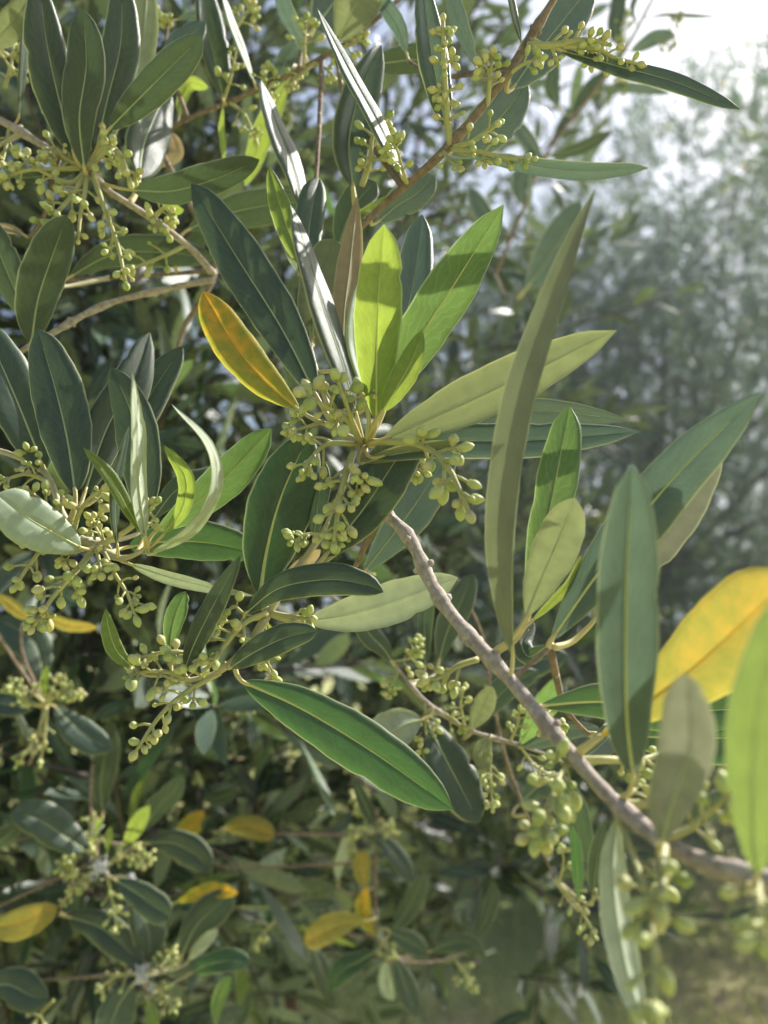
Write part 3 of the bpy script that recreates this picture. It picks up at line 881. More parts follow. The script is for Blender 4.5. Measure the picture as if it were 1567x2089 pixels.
# the trees behind, across the grass
def far_tree(label, x, y_dist, h, r, seed, n, gap=1.0, leaf_len=0.055, keep=120, skirt=0.5, mass='mass_far', blobs=9, extra=()):
    g = random.Random(seed)
    base = Vector((x, y_dist, 0))
    lean = g.uniform(-0.15, 0.15)
    top = base + Vector((lean, 0, h * 0.55))
    tr = [base, base + Vector((lean * 0.2, 0.05, h * 0.15)), base + Vector((lean, -0.05, h * 0.33)), top]
    lim, bl = [], []
    for k in range(blobs):
        a = 6.283 * k / blobs + g.uniform(-0.3, 0.3)
        zz = h * (skirt + (0.86 - skirt) * ((k * 0.618) % 1.0))
        rr = r * g.uniform(0.45, 0.8) * (1.0 if zz < h * 0.7 else 0.65)
        c = base + Vector((math.cos(a) * rr, math.sin(a) * rr, zz))
        lim.append(([tr[2], tr[2].lerp(c, 0.5) + Vector((0, 0, 0.12)), c], 0.035))
        s = r * g.uniform(0.36, 0.5)
        bl.append((c, (s, s, s * 0.85), int(n / blobs)))
    for c, rad, k in extra:
        lim.append(([tr[2], tr[2].lerp(c, 0.5) + Vector((0, 0, 0.25)), c], 0.03))
    olive_tree(label, base, tr, lim, bl, seed, 'far', leaf_len=leaf_len, keep=keep, keep_buds=20, bud_p=0.12, mass=mass, trunk_r=0.075, extra=extra, thin_wood=3, twig_len=(0.2, 0.42), up=0.6)
far_tree('hazy olive tree across the grass on the right, under the bright sky', 2.15, 5.6, 5.35, 1.75, 31, 5200, skirt=0.18, blobs=24, leaf_len=0.075)
far_tree('grey-green olive tree standing behind the main branch, right of centre', 0.75, 6.0, 5.1, 1.5, 32, 2200, skirt=0.25, blobs=15, leaf_len=0.075)
far_tree('tall olive tree far behind the dense dark tree on the left', -1.3, 4.4, 4.6, 1.4, 33, 380, skirt=0.3, blobs=11)
far_tree('distant olive tree at the right edge, behind the hazy one', 4.2, 8.0, 5.0, 1.8, 34, 1500, skirt=0.25, blobs=11, leaf_len=0.075)
far_tree('low bushy olive tree at the foot of the main branch, bottom right', 1.15, 4.25, 1.75, 0.72, 35, 1500, skirt=0.2, leaf_len=0.05, blobs=11, mass='mass')
# tree added beyond the right edge, its boughs placed to shade the lower left
sb = Vector((2.75, 2.25, 0))
sk = Vector((2.6, 2.2, 1.5))
shade_boughs = [(Vector((1.45, 1.68, 2.68)), (0.32, 0.32, 0.26), 90), (Vector((1.48, 2.05, 3.05)), (0.36, 0.36, 0.30), 80), (Vector((1.62, 2.5, 3.10)), (0.4, 0.4, 0.3), 80),
               (Vector((2.3, 2.2, 3.2)), (0.5, 0.5, 0.5), 90)]
olive_tree('olive tree added beyond the right edge, its leafy boughs shading the lower left', sb, [sb, Vector((2.72, 2.2, 0.7)), sk, Vector((2.4, 2.2, 2.6))],
           [([sk, sk.lerp(c, 0.5) + Vector((0, 0, 0.2)), c], 0.03) for c, _, _ in shade_boughs], shade_boughs, 36, 'far', leaf_len=0.062, keep=60, keep_buds=20, bud_p=0.12,
           mass='mass_far', trunk_r=0.08, thin_wood=2, up=0.4)

# ------------------------------------------------------------------ near branches, leaf by leaf
# --- the main branch: from the lower right edge up to the leafy head in the middle
A = thing('olive_branch', 'main grey olive branch rising from the lower right to the bright leafy head', 'olive branch', P(1900, 1960, 0.115))
stem(A, [(1900, 1960, .115), (1567, 1800, .125), (1450, 1765, .132), (1345, 1710, .142), (1250, 1632, .155), (1150, 1520, .168), (1045, 1392, .182), (960, 1300, .192),
         (892, 1212, .203), (835, 1098, .213), (778, 1035, .219), (748, 960, .221), (735, 905, .220)],
     [96, 84, 66, 56, 50, 46, 45, 43, 40, 39, 36, 32, 32], 'bark', 0.05, knots=(0.30, 0.45, 0.57, 0.62, 0.70, 0.76, 0.82, 0.88, 0.93), sides=12)
H = (738, 905, .219)
stem(A, [H, (712, 892, .2195), (690, 876, .221), (664, 812, .226), (640, 735, .233), (634, 690, .236), (640, 600, .246), (660, 520, .255)], [26, 24, 22, 18, 15, 13, 11, 8], 'shoot', 0.05, name='shoot')
stem(A, [(1040, 1390, .183), (1085, 1352, .184), (1122, 1322, .186)], [18, 16, 17], 'brown_bark', 0.08, name='spur')
stem(A, [(1352, 1722, .140), (1400, 1690, .139), (1470, 1640, .142)], [24, 18, 12], 'shoot', 0.05, name='spur')
# head: leaves
leaf(A, [(648, 812, .222), (575, 670, .232), (480, 520, .243), (390, 374, .255)], 102, 'u', 'mature', roll=-12, node=(690, 880, .2205), shape=(.72, .62))
leaf(A, [(612, 838, .229), (535, 772, .240), (470, 690, .250), (414, 594, .262)], 84, 'u', 'yellow', roll=18, node=(686, 872, .2215), shape=(.8, .5), fold=.1)
leaf(A, [(638, 704, .236), (640, 640, .238), (655, 560, .243), (684, 488, .248)], 84, 'l', 'khaki', roll=8, shape=(.6, .45), fold=.1)
leaf(A, [(728, 852, .214), (700, 745, .211), (655, 610, .207), (597, 424, .204)], 48, 'u', 'mature', roll=60, roll1=66, node=(738, 900, .219), fold=.1, shape=(.6, .6))
leaf(A, [(700, 724, .228), (702, 640, .230), (714, 540, .234), (729, 398, .240)], 56, 'l', 'tan', roll=24, fold=.3, shape=(.7, .85))
leaf(A, [(768, 862, .212), (768, 780, .208), (770, 640, .203), (784, 458, .198)], 98, 'u', 'young', roll=-10, node=(745, 900, .219), fold=.12, shape=(.8, .5))
leaf(A, [(744, 800, .217), (722, 700, .216), (726, 620, .216), (742, 560, .217)], 26, 'u', 'pale', roll=60, shape=(.6, .7))
leaf(A, [(788, 828, .224), (815, 700, .229), (845, 570, .235), (862, 438, .242)], 78, 'u', 'teal', roll=14, node=(745, 900, .220), shape=(.7, .5))
leaf(A, [(772, 846, .213), (840, 715, .209), (930, 575, .205), (1028, 417, .200)], 104, 'u', 'green', roll=8, node=(748, 898, .219), shape=(.75, .7), ribw=1.3)
leaf(A, [(778, 842, .207), (810, 790, .204), (840, 735, .202), (862, 672, .201)], 52, 'u', 'young', roll=-12, node=(748, 898, .219), shape=(.8, .8))
leaf(A, [(782, 896, .214), (900, 845, .210), (1060, 770, .203), (1258, 674, .194)], 102, 'l', 'khaki', roll=-16, node=(750, 905, .219), shape=(.8, .75), fold=.14)
leaf(A, [(800, 908, .222), (930, 858, .226), (1100, 838, .231), (1281, 858, .236)], 60, 'u', 'teal', roll=34, node=(750, 908, .220), shape=(.6, .6))
leaf(A, [(766, 934, .215), (900, 902, .212), (1080, 898, .207), (1306, 880, .202)], 74, 'u', 'teal', roll=-24, node=(745, 912, .219), shape=(.6, .7), fold=.22)
leaf(A, [(736, 946, .217), (800, 928, .214), (860, 916, .211), (930, 902, .209)], 34, 'l', 'khaki', roll=40, node=(742, 912, .219))
leaf(A, [(662, 1136, .2165), (740, 1040, .2165), (800, 950, .2175), (868, 850, .221)], 108, 'u', 'mature', roll=-14, shape=(.7, .6))
leaf(A, [(740, 1170, .262), (810, 1080, .264), (860, 1010, .268), (930, 900, .274)], 84, 'u', 'teal', roll=10)
leaf(A, [(618, 545, .248), (592, 480, .246), (572, 420, .245), (549, 340, .244)], 46, 'u', 'young', roll=20, shape=(.7, .7))
leaf(A, [(610, 560, .250), (594, 520, .251), (580, 470, .252), (570, 410, .254)], 24, 'u', 'pale', roll=-50)
leaf(A, [(646, 560, .256), (630, 500, .259), (636, 430, .262), (652, 364, .266)], 62, 'u', 'teal', roll=10, shape=(.7, .42))
leaf(A, [(690, 560, .256), (700, 500, .258), (735, 440, .262), (822, 388, .268)], 16, 'u', 'young', roll=40, shape=(.5, .5))
# buds of the head
raceme(A, [H, (708, 858, .209), (670, 832, .201), (622, 806, .196)], 4, 37, .42, 1.1, 13)
raceme(A, [H, (715, 850, .208), (700, 805, .203), (688, 775, .199)], 2, 36, .6, .9, 12)
raceme(A, [(726, 906, .218), (668, 906, .213), (634, 936, .209), (612, 972, .207)], 4, 29, .3, 1.25, 11)
raceme(A, [(722, 920, .218), (704, 968, .212), (690, 1040, .208), (682, 1105, .206)], 5, 29, .25, 1.3, 13)
raceme(A, [(712, 938, .216), (722, 962, .213), (740, 988, .210)], 2, 27, .5, 1.2, 9)
raceme(A, [(752, 902, .218), (850, 906, .206), (912, 950, .196), (955, 1042, .190)], 5, 34, .45, 1.35, 15)
raceme(A, [(770, 920, .224), (815, 940, .226), (862, 962, .227)], 3, 27, .3, 1.2, 8)
raceme(A, [(748, 895, .214), (752, 850, .211), (732, 790, .209)], 2, 27, .6, .9, 10)
raceme(A, [(640, 690, .236), (622, 660, .238), (600, 640, .240)], 2, 22, .4, 1, 7)
raceme(A, [(660, 860, .222), (630, 870, .220), (590, 880, .219)], 2, 27, .5, 1.1, 8)
# leaves and buds lower down the branch
leaf(A, [(1046, 1340, .181), (1046, 1110, .172), (1080, 860, .167), (1150, 610, .166), (1216, 384, .168)], 66, 'l', 'grey_tan', roll=34, roll1=48, node=(1040, 1385, .182), shape=(.62, .8), fold=1.75, curl=0.0, rows=34, ribw=.5)
leaf(A, [(1078, 1262, .190), (1098, 1150, .193), (1130, 1000, .197), (1162, 830, .202)], 84, 'u', 'green', roll=12, node=(1012, 1332, .187), shape=(.8, .5), ribw=1.3)
leaf(A, [(1072, 1262, .185), (1100, 1190, .184), (1135, 1110, .183), (1172, 1016, .182)], 92, 'l', 'khaki', roll=-8, node=(1008, 1328, .187), shape=(.8, .5), fold=.08)
leaf(A, [(1084, 1268, .188), (1130, 1225, .187), (1166, 1185, .186), (1186, 1132, .185)], 20, 'u', 'young', roll=30, node=(1012, 1335, .187))
leaf(A, [(1122, 1310, .186), (1220, 1170, .183), (1370, 980, .178), (1552, 800, .170)], 112, 'u', 'teal', roll=-14, node=(1120, 1324, .186), shape=(.8, .65), ribw=1.3, rib='midrib')
leaf(A, [(1205, 1275, .192), (1280, 1160, .191), (1370, 1030, .189), (1466, 900, .186)], 122, 'l', 'grey', roll=14, node=(1124, 1322, .186), shape=(.8, .6), fold=.1)
leaf(A, [(1120, 1315, .190), (1080, 1340, .196), (1065, 1310, .20), (1090, 1270, .204)], 40, 'u', 'mature')
leaf(A, [(1292, 1585, .149), (1278, 1450, .145), (1278, 1200, .140), (1290, 948, .134)], 122, 'u', 'teal', roll=10, node=(1262, 1634, .154), shape=(.62, .52), fold=.34, ribw=1.4, rib='midrib')
leaf(A, [(1212, 1512, .163), (1310, 1440, .157), (1440, 1340, .150), (1620, 1170, .142)], 172, 'u', 'gold', roll=-10, node=(1168, 1545, .166), shape=(1.3, .5), ribw=.9, fold=.12)
leaf(A, [(1098, 1440, .186), (1230, 1432, .190), (1400, 1450, .194), (1600, 1440, .198)], 100, 'u', 'mid', roll=16, node=(1076, 1430, .178), shape=(.8, .6), ribw=1.2)
leaf(A, [(1250, 1500, .205), (1380, 1505, .203), (1500, 1505, .200), (1680, 1500, .196)], 110, 'u', 'mid', roll=-18, shape=(.8, .6))
leaf(A, [(1350, 1716, .128), (1370, 1640, .124), (1405, 1520, .120), (1396, 1374, .115)], 108, 'l', 'grey', roll=12, node=(1345, 1722, .140), shape=(.7, .5), fold=.2)
leaf(A, [(1544, 1790, .118), (1535, 1660, .112), (1545, 1460, .106), (1600, 1200, .100)], 124, 'u', 'lime', roll=-16, node=(1520, 1800, .126), shape=(.8, .6))
leaf(A, [(1258, 1668, .152), (1250, 1790, .147), (1272, 1950, .141), (1320, 2120, .136)], 66, 'l', 'pale', roll=-42, roll1=-30, node=(1252, 1640, .155), shape=(.6, .6), fold=.3)
leaf(A, [(1400, 1690, .139), (1440, 1655, .140), (1480, 1632, .141), (1540, 1610, .143)], 46, 'u', 'mature', roll=20)
leaf(A, [(1160, 1545, .172), (1200, 1540, .182), (1245, 1500, .190), (1290, 1440, .2)], 50, 'u', 'teal', roll=20)
raceme(A, [(975, 1345, .192), (935, 1358, .190), (905, 1378, .189), (868, 1392, .188)], 4, 31, .35, 1.2, 12)
raceme(A, [(1165, 1548, .168), (1135, 1600, .158), (1120, 1660, .152), (1098, 1722, .148)], 6, 40, .15, 1.0, 13, tri=.4)
raceme(A, [(1258, 1655, .154), (1290, 1740, .142), (1320, 1830, .130), (1335, 1950, .120), (1330, 2110, .112)], 7, 48, .30, 1.1, 15, tri=.35)
raceme(A, [(1352, 1730, .136), (1350, 1790, .128), (1352, 1850, .122)], 2, 56, .5, 1.0, 26)
raceme(A, [(1350, 1720, .140), (1410, 1690, .136), (1450, 1655, .133), (1490, 1620, .130)], 4, 48, .4, 1.0, 14, tri=.5)
raceme(A, [(1172, 1552, .167), (1240, 1550, .166), (1300, 1552, .170), (1350, 1536, .174)], 2, 34, .5, 1.2, 16)
raceme(A, [(1265, 1640, .154), (1320, 1640, .152), (1350, 1628, .150)], 1, 36, .6, 1, 20)
raceme(A, [(1262, 1634, .154), (1290, 1615, .158), (1306, 1600, .162)], 2, 38, .5, 1, 12)
raceme(A, [(1545, 1800, .120), (1552, 1850, .114), (1560, 1920, .110)], 3, 46, .3, 1, 16)
raceme(A, [(1100, 1440, .190), (1120, 1470, .200), (1150, 1490, .210)], 2, 24, .4, 1, 8)

# --- the lower shoot hanging from the head to the lower left
B = thing('olive_branch', 'thin shoot hanging below the leafy head, ending in bud clusters and one long dark leaf', 'olive branch', P(722, 920, .221))
stem(B, [(722, 920, .221), (700, 990, .222), (668, 1070, .223), (625, 1135, .222), (585, 1190, .221), (548, 1252, .219), (505, 1316, .217), (450, 1368, .215), (398, 1386, .213), (352, 1384, .211), (318, 1372, .210)],
     [20, 20, 20, 22, 22, 24, 20, 17, 15, 11, 7], 'shoot', 0.05, knots=(.62, .78, .87))
leaf(B, [(530, 1214, .222), (545, 1120, .224), (575, 1010, .227), (632, 884, .232)], 132, 'u', 'mid', roll=12, node=(548, 1248, .2195), shape=(.72, .6), ribw=1.3)
leaf(B, [(498, 1254, .214), (570, 1200, .211), (670, 1182, .208), (740, 1192, .207), (782, 1208, .207)], 68, 'u', 'mature', roll=-14, node=(540, 1262, .219), shape=(.75, .55))
leaf(B, [(622, 1268, .220), (720, 1252, .222), (820, 1222, .224), (934, 1178, .227)], 86, 'l', 'pale', roll=14, node=(552, 1254, .219), shape=(.7, .6), fold=.1, ribw=.4, rib='midrib_dark')
leaf(B, [(468, 1364, .212), (520, 1330, .210), (585, 1300, .208), (648, 1288, .206)], 60, 'u', 'mature', roll=-10, node=(478, 1345, .216), shape=(.7, .5))
leaf(B, [(494, 1390, .214), (620, 1448, .210), (770, 1540, .205), (922, 1650, .200)], 110, 'u', 'mid', roll=8, node=(484, 1338, .216), shape=(.72, .55), ribw=1.3)
leaf(B, [(376, 1368, .212), (398, 1310, .208), (442, 1222, .204), (492, 1132, .200)], 48, 'u', 'mature', roll=-22, node=(388, 1388, .2125), shape=(.7, .7))
leaf(B, [(276, 1366, .209), (240, 1330, .207), (224, 1290, .206), (216, 1242, .206)], 34, 'u', 'young', roll=14, node=(330, 1378, .2105), shape=(.8, .8))
leaf(B, [(348, 1332, .213), (350, 1290, .214), (360, 1250, .215), (378, 1206, .217)], 42, 'u', 'green', roll=-10, node=(352, 1384, .211), shape=(.8, .55))
leaf(B, [(570, 1196, .224), (596, 1168, .224), (622, 1146, .224), (654, 1122, .224)], 28, 'l', 'tan', roll=20)
leaf(B, [(640, 1100, .228), (645, 1060, .229), (652, 1000, .231), (660, 940, .234)], 40, 'u', 'mature', roll=-30)
leaf(B, [(545, 1270, .222), (552, 1292, .224), (560, 1310, .226), (575, 1330, .229)], 22, 'u', 'young')
raceme(B, [(450, 1372, .215), (380, 1412, .211), (325, 1462, .209), (278, 1532, .207)], 6, 27, .25, 1.3, 11)
raceme(B, [(438, 1356, .215), (400, 1335, .212), (345, 1330, .210), (288, 1340, .209)], 4, 28, .3, 1.2, 10)
raceme(B, [(390, 1390, .213), (345, 1372, .210), (300, 1370, .208), (262, 1380, .207)], 3, 28, .5, 1.1, 10)
raceme(B, [(545, 1250, .218), (500, 1270, .214), (460, 1315, .212), (425, 1362, .211)], 5, 28, .35, 1.2, 12)
raceme(B, [(520, 1262, .217), (495, 1250, .215), (478, 1236, .214), (462, 1250, .213)], 2, 27, .3, 1.3, 7)
raceme(B, [(500, 1300, .216), (470, 1290, .213), (448, 1282, .212)], 1, 27, .5, 1, 7)
raceme(B, [(556, 1252, .218), (590, 1258, .216), (632, 1262, .214)], 2, 27, .55, .9, 13)
raceme(B, [(540, 1320, .222), (546, 1345, .224), (552, 1388, .225)], 3, 20, .3, .9, 6)
raceme(B, [(655, 1090, .222), (625, 1090, .219), (598, 1105, .217)], 2, 22, .4, 1, 7)
raceme(B, [(670, 1068, .222), (676, 1090, .216), (682, 1112, .212)], 1, 31, .5, 1, 8)
raceme(B, [(420, 1384, .214), (400, 1372, .210), (382, 1366, .207)], 2, 26, .3, .9, 7)

# --- the left shoot with its knot of buds
Cb = thing('olive_branch', 'left shoot fanning out dark leaves and curled pale young ones around a knot of buds', 'olive branch', P(-60, 905, .245))
stem(Cb, [(-60, 905, .245), (30, 930, .24), (95, 968, .235), (128, 1050, .229), (158, 1094, .225), (194, 1112, .222), (240, 1138, .220), (275, 1132, .218), (298, 1115, .217)],
     [18, 19, 20, 22, 24, 22, 20, 16, 11], 'shoot', 0.06, knots=(.62, .75, .86))
leaf(Cb, [(154, 1008, .226), (138, 900, .229), (112, 790, .233), (76, 671, .238)], 106, 'u', 'mature', roll=-12, node=(140, 1068, .227), shape=(.62, .55))
leaf(Cb, [(92, 962, .236), (52, 860, .237), (10, 760, .239), (-45, 640, .243)], 104, 'u', 'mature', roll=10, node=(104, 985, .234), shape=(.62, .55))
leaf(Cb, [(172, 1008, .236), (215, 880, .241), (270, 780, .246), (306, 678, .252)], 88, 'u', 'mature', roll=14, node=(150, 1075, .228), shape=(.6, .6))
leaf(Cb, [(205, 1010, .242), (255, 900, .247), (310, 800, .253), (373, 706, .259)], 78, 'u', 'mature', roll=-10, shape=(.6, .6))
leaf(Cb, [(296, 1070, .228), (290, 960, .231), (270, 850, .234), (228, 751, .238)], 86, 'u', 'mature', roll=-22, shape=(.7, .6), node=(280, 1128, .219))
leaf(Cb, [(296, 1096, .212), (282, 990, .203), (280, 880, .195), (270, 758, .188)], 32, 'l', 'pale', roll=69, node=(296, 1118, .217), shape=(.6, .6))
leaf(Cb, [(312, 1130, .212), (392, 1080, .206), (440, 1000, .201), (430, 910, .199), (350, 824, .199)], 24, 'l', 'pale', roll=69, node=(300, 1118, .217), shape=(.5, .6), rows=34)
leaf(Cb, [(318, 1084, .220), (390, 1035, .222), (470, 965, .225), (553, 874, .229)], 80, 'u', 'green', roll=10, node=(298, 1120, .217), shape=(.8, .6), ribw=1.3)
leaf(Cb, [(332, 1092, .213), (370, 1040, .210), (378, 975, .208), (334, 908, .207)], 34, 'u', 'young', roll=-24, node=(300, 1118, .217), shape=(.8, .7))
leaf(Cb, [(298, 1098, .211), (262, 1040, .207), (222, 970, .204), (170, 913, .201)], 28, 'u', 'young', roll=24, node=(297, 1118, .217), shape=(.8, .7))
leaf(Cb, [(166, 1118, .216), (112, 1088, .211), (60, 1058, .207), (-6, 1008, .203)], 100, 'u', 'pale', roll=14, node=(196, 1114, .221), shape=(.6, .42), fold=.05, rib='midrib')  # strong sunlight on this upper face is put into the pale colour
leaf(Cb, [(262, 1116, .234), (340, 1105, .237), (430, 1108, .241), (530, 1130, .246)], 82, 'u', 'mid', roll=16, node=(230, 1132, .221), shape=(.6, .5))
leaf(Cb, [(310, 1062, .246), (360, 1000, .249), (420, 980, .252), (500, 965, .257)], 58, 'u', 'mature', roll=-16)
leaf(Cb, [(240, 1118, .216), (236, 1060, .214), (240, 980, .212), (264, 868, .211)], 22, 'u', 'mature', roll=56, node=(240, 1136, .2195))
leaf(Cb, [(268, 1152, .219), (340, 1176, .217), (420, 1196, .216), (520, 1216, .216)], 27, 'l', 'pale', roll=40, node=(240, 1140, .220), shape=(.6, .7))
raceme(Cb, [(192, 1118, .220), (155, 1165, .214), (105, 1222, .209), (68, 1280, .205)], 6, 28, .3, 1.25, 12)
raceme(Cb, [(165, 1100, .222), (95, 1115, .216), (62, 1150, .212), (32, 1194, .209)], 4, 25, .45, 1.2, 10)
raceme(Cb, [(214, 1128, .220), (235, 1172, .215), (258, 1208, .212), (276, 1256, .210)], 4, 27, .35, 1.2, 9)
raceme(Cb, [(196, 1122, .219), (202, 1140, .214), (206, 1168, .211)], 2, 24, .3, .9, 8)
raceme(Cb, [(150, 1088, .225), (118, 1050, .219), (90, 1026, .215), (58, 1000, .212)], 5, 26, .2, 1.3, 11)
raceme(Cb, [(140, 1072, .226), (120, 1050, .224), (80, 1056, .222), (45, 1040, .221)], 4, 24, .3, 1.2, 9)
raceme(Cb, [(150, 1086, .225), (160, 1050, .222), (180, 1020, .219), (208, 1000, .217)], 3, 25, .4, 1.1, 10)
raceme(Cb, [(206, 1112, .221), (250, 1088, .218), (290, 1058, .215), (318, 1026, .213)], 3, 26, .5, 1.1, 12)
raceme(Cb, [(105, 985, .234), (60, 968, .232), (30, 972, .230), (2, 985, .228)], 4, 22, .3, 1.2, 9)
raceme(Cb, [(100, 975, .235), (85, 950, .236), (50, 930, .237)], 3, 20, .3, 1.1, 8)
raceme(Cb, [(180, 1118, .222), (130, 1130, .222), (100, 1110, .222)], 3, 22, .4, 1.1, 8)
raceme(Cb, [(225, 1120, .224), (200, 1085, .228), (190, 1060, .231)], 3, 22, .3, 1.2, 8)

# --- upper left bough
D = thing('olive_branch', 'upper left bough with a fan of upright dark leaves over drooping bud clusters', 'olive branch', P(-120, 190, .285))
stem(D, [(-120, 190, .285), (0, 245, .280), (90, 298, .276), (178, 345, .272), (225, 392, .274), (300, 440, .280), (390, 508, .290), (438, 562, .296)],
     [24, 24, 24, 23, 21, 21, 22, 24], 'bark', 0.06, knots=(.3, .5, .8))
stem(D, [(438, 570, .296), (330, 592, .291), (215, 622, .283), (102, 682, .276), (20, 730, .272)], [22, 21, 20, 20, 18], 'bark', 0.07, knots=(.3, .55, .7), name='side_stem')
stem(D, [(440, 552, .300), (330, 560, .312), (140, 572, .330)], [14, 13, 12], 'brown_bark', 0.06, name='side_stem')
stem(D, [(60, 120, .30), (100, 220, .29), (128, 275, .282)], [9, 10, 12], 'shoot', 0.06, name='side_stem')
leaf(D, [(152, 318, .268), (120, 200, .264), (96, 90, .260), (80, -40, .256)], 84, 'u', 'mature', roll=12, node=(172, 342, .272), shape=(.65, .6))
leaf(D, [(172, 345, .265), (162, 240, .260), (176, 130, .256), (168, 18, .252)], 78, 'u', 'mature', roll=-16, node=(178, 346, .272), shape=(.75, .5))
leaf(D, [(192, 318, .268), (220, 200, .266), (246, 90, .264), (250, -40, .262)], 74, 'u', 'mature', roll=14, node=(180, 345, .272), shape=(.65, .55))
leaf(D, [(222, 264, .264), (280, 205, .260), (345, 140, .256), (412, 74, .252)], 72, 'u', 'mature', roll=-10, node=(184, 344, .272), shape=(.65, .42))
leaf(D, [(238, 270, .275), (270, 180, .277), (290, 80, .279), (302, -40, .281)], 58, 'l', 'khaki', roll=14, shape=(.7, .5))
leaf(D, [(284, 362, .282), (292, 300, .285), (315, 240, .289), (346, 178, .294)], 88, 'u', 'mature', roll=40, shape=(.6, .6), fold=.3)
leaf(D, [(270, 388, .270), (350, 390, .266), (440, 365, .262), (529, 326, .258)], 66, 'u', 'mature', roll=10, node=(205, 372, .273), shape=(.6, .45))
leaf(D, [(-40, 105, .27), (0, 70, .268), (40, 25, .266), (66, -20, .265)], 54, 'l', 'khaki', roll=10)
leaf(D, [(38, 240, .280), (45, 170, .276), (52, 90, .272), (60, 0, .268)], 18, 'u', 'mature', roll=55)
leaf(D, [(64, 700, .266), (78, 610, .262), (108, 520, .258), (138, 440, .254)], 88, 'u', 'mature', roll=12, shape=(.6, .45))
leaf(D, [(62, 660, .27), (30, 590, .268), (0, 520, .266), (-30, 440, .264)], 66, 'u', 'mature', roll=-36, fold=.3)
leaf(D, [(140, 566, .300), (230, 520, .302), (330, 515, .305), (440, 528, .310)], 64, 'u', 'mature', roll=14)
leaf(D, [(330, 160, .30), (350, 120, .302), (380, 80, .304), (420, 45, .307)], 54, 'u', 'teal', roll=-14)
leaf(D, [(380, 470, .31), (450, 440, .312), (540, 420, .315), (640, 410, .319)], 74, 'u', 'mature', roll=18)
leaf(D, [(-10, 330, .275), (40, 360, .274), (80, 360, .273), (150, 352, .272)], 22, 'u', 'mature', roll=45)
leaf(D, [(50, 480, .28), (30, 470, .28), (0, 465, .28), (-30, 480, .281)], 20, 'u', 'tan', roll=30)
leaf(D, [(330, 430, .28), (345, 420, .278), (360, 428, .276), (375, 428, .275)], 22, 'u', 'young', roll=20)
raceme(D, [(176, 348, .271), (150, 395, .266), (120, 430, .262), (95, 470, .259)], 5, 23, .3, 1.3, 11)
raceme(D, [(178, 350, .271), (172, 400, .266), (164, 440, .263), (160, 488, .261)], 4, 23, .3, 1.3, 10)
raceme(D, [(188, 352, .271), (215, 430, .264), (240, 500, .260), (256, 576, .257)], 6, 23, .4, 1.3, 11)
raceme(D, [(182, 348, .271), (215, 300, .264), (245, 315, .260), (265, 370, .257)], 5, 24, .25, 1.2, 12)
raceme(D, [(182, 340, .270), (205, 320, .265), (225, 290, .262)], 3, 23, .3, 1.1, 10)
raceme(D, [(168, 342, .272), (110, 345, .268), (50, 348, .265), (0, 370, .263)], 5, 22, .3, 1.2, 10)
raceme(D, [(160, 338, .272), (130, 320, .270), (110, 300, .268), (85, 320, .267)], 4, 22, .2, 1.2, 9)
raceme(D, [(178, 345, .271), (140, 372, .268), (60, 335, .266), (40, 310, .265)], 3, 22, .5, 1.2, 9)
raceme(D, [(300, 440, .279), (325, 455, .274), (345, 480, .271)], 3, 21, .3, 1.1, 8)
raceme(D, [(380, 500, .289), (340, 520, .284), (290, 540, .280), (262, 552, .278)], 4, 20, .4, 1.2, 9)
raceme(D, [(315, 440, .279), (335, 425, .276), (350, 440, .274)], 2, 20, .3, 1, 7)
raceme(D, [(20, 260, .279), (10, 310, .276), (5, 330, .274)], 2, 21, .3, 1, 8)
raceme(D, [(10, 180, .30), (25, 120, .30), (28, 80, .30)], 4, 24, .2, 1.2, 8)
raceme(D, [(90, 200, .29), (105, 210, .288), (112, 230, .286)], 2, 16, .3, 1, 6)

# --- top twig crossing behind
E = thing('olive_branch', 'brown twig slanting up across the top centre, behind the upper left fan of leaves', 'olive branch', P(300, 320, .345))
stem(E, [(300, 320, .345), (330, 275, .340), (400, 235, .332), (470, 208, .325), (540, 175, .318), (620, 138, .31), (700, 92, .302), (790, 20, .295), (850, -40, .29)],
     [14, 16, 16, 16, 16, 16, 15, 14, 12], 'brown_bark', 0.06, knots=(.35, .5, .65))
stem(E, [(320, 285, .345), (345, 340, .345), (400, 440, .345), (440, 550, .345), (380, 660, .345), (360, 720, .345)], [16, 17, 18, 18, 17, 15], 'brown_bark', .06, name='side_stem')
leaf(E, [(455, 202, .322), (440, 130, .318), (425, 60, .314), (415, -40, .31)], 58, 'u', 'mature', roll=32, fold=.5, shape=(.6, .5))
leaf(E, [(518, 168, .316), (498, 110, .313), (475, 50, .31), (452, -20, .307)], 17, 'u', 'pale', roll=55)
leaf(E, [(616, 426, .262), (600, 350, .262), (566, 260, .264), (533, 163, .266)], 42, 'u', 'mature', roll=60, roll1=66, shape=(.6, .6))
leaf(E, [(622, 110, .31), (600, 60, .308), (580, 20, .306), (560, -40, .304)], 34, 'u', 'teal', roll=-48)
leaf(E, [(560, 170, .318), (575, 140, .316), (590, 110, .315), (605, 90, .314)], 36, 'u', 'teal', roll=10)
leaf(E, [(640, 60, .33), (670, 20, .332), (690, -10, .334), (700, -50, .336)], 100, 'u', 'teal', roll=8)
leaf(E, [(455, 215, .325), (452, 260, .324), (455, 290, .323), (458, 330, .322)], 14, 'u', 'young', roll=40)
leaf(E, [(360, 40, .34), (400, 32, .338), (450, 38, .336), (500, 48, .334)], 24, 'u', 'teal', roll=20)
leaf(E, [(365, 240, .34), (372, 200, .338), (390, 170, .336), (425, 178, .334)], 26, 'u', 'young', roll=20)
leaf(E, [(330, 340, .35), (345, 330, .35), (360, 310, .35), (350, 270, .35)], 30, 'l', 'tan', roll=10)
leaf(E, [(590, 160, .33), (555, 230, .336), (530, 290, .342), (500, 380, .35)], 46, 'u', 'young', roll=16)
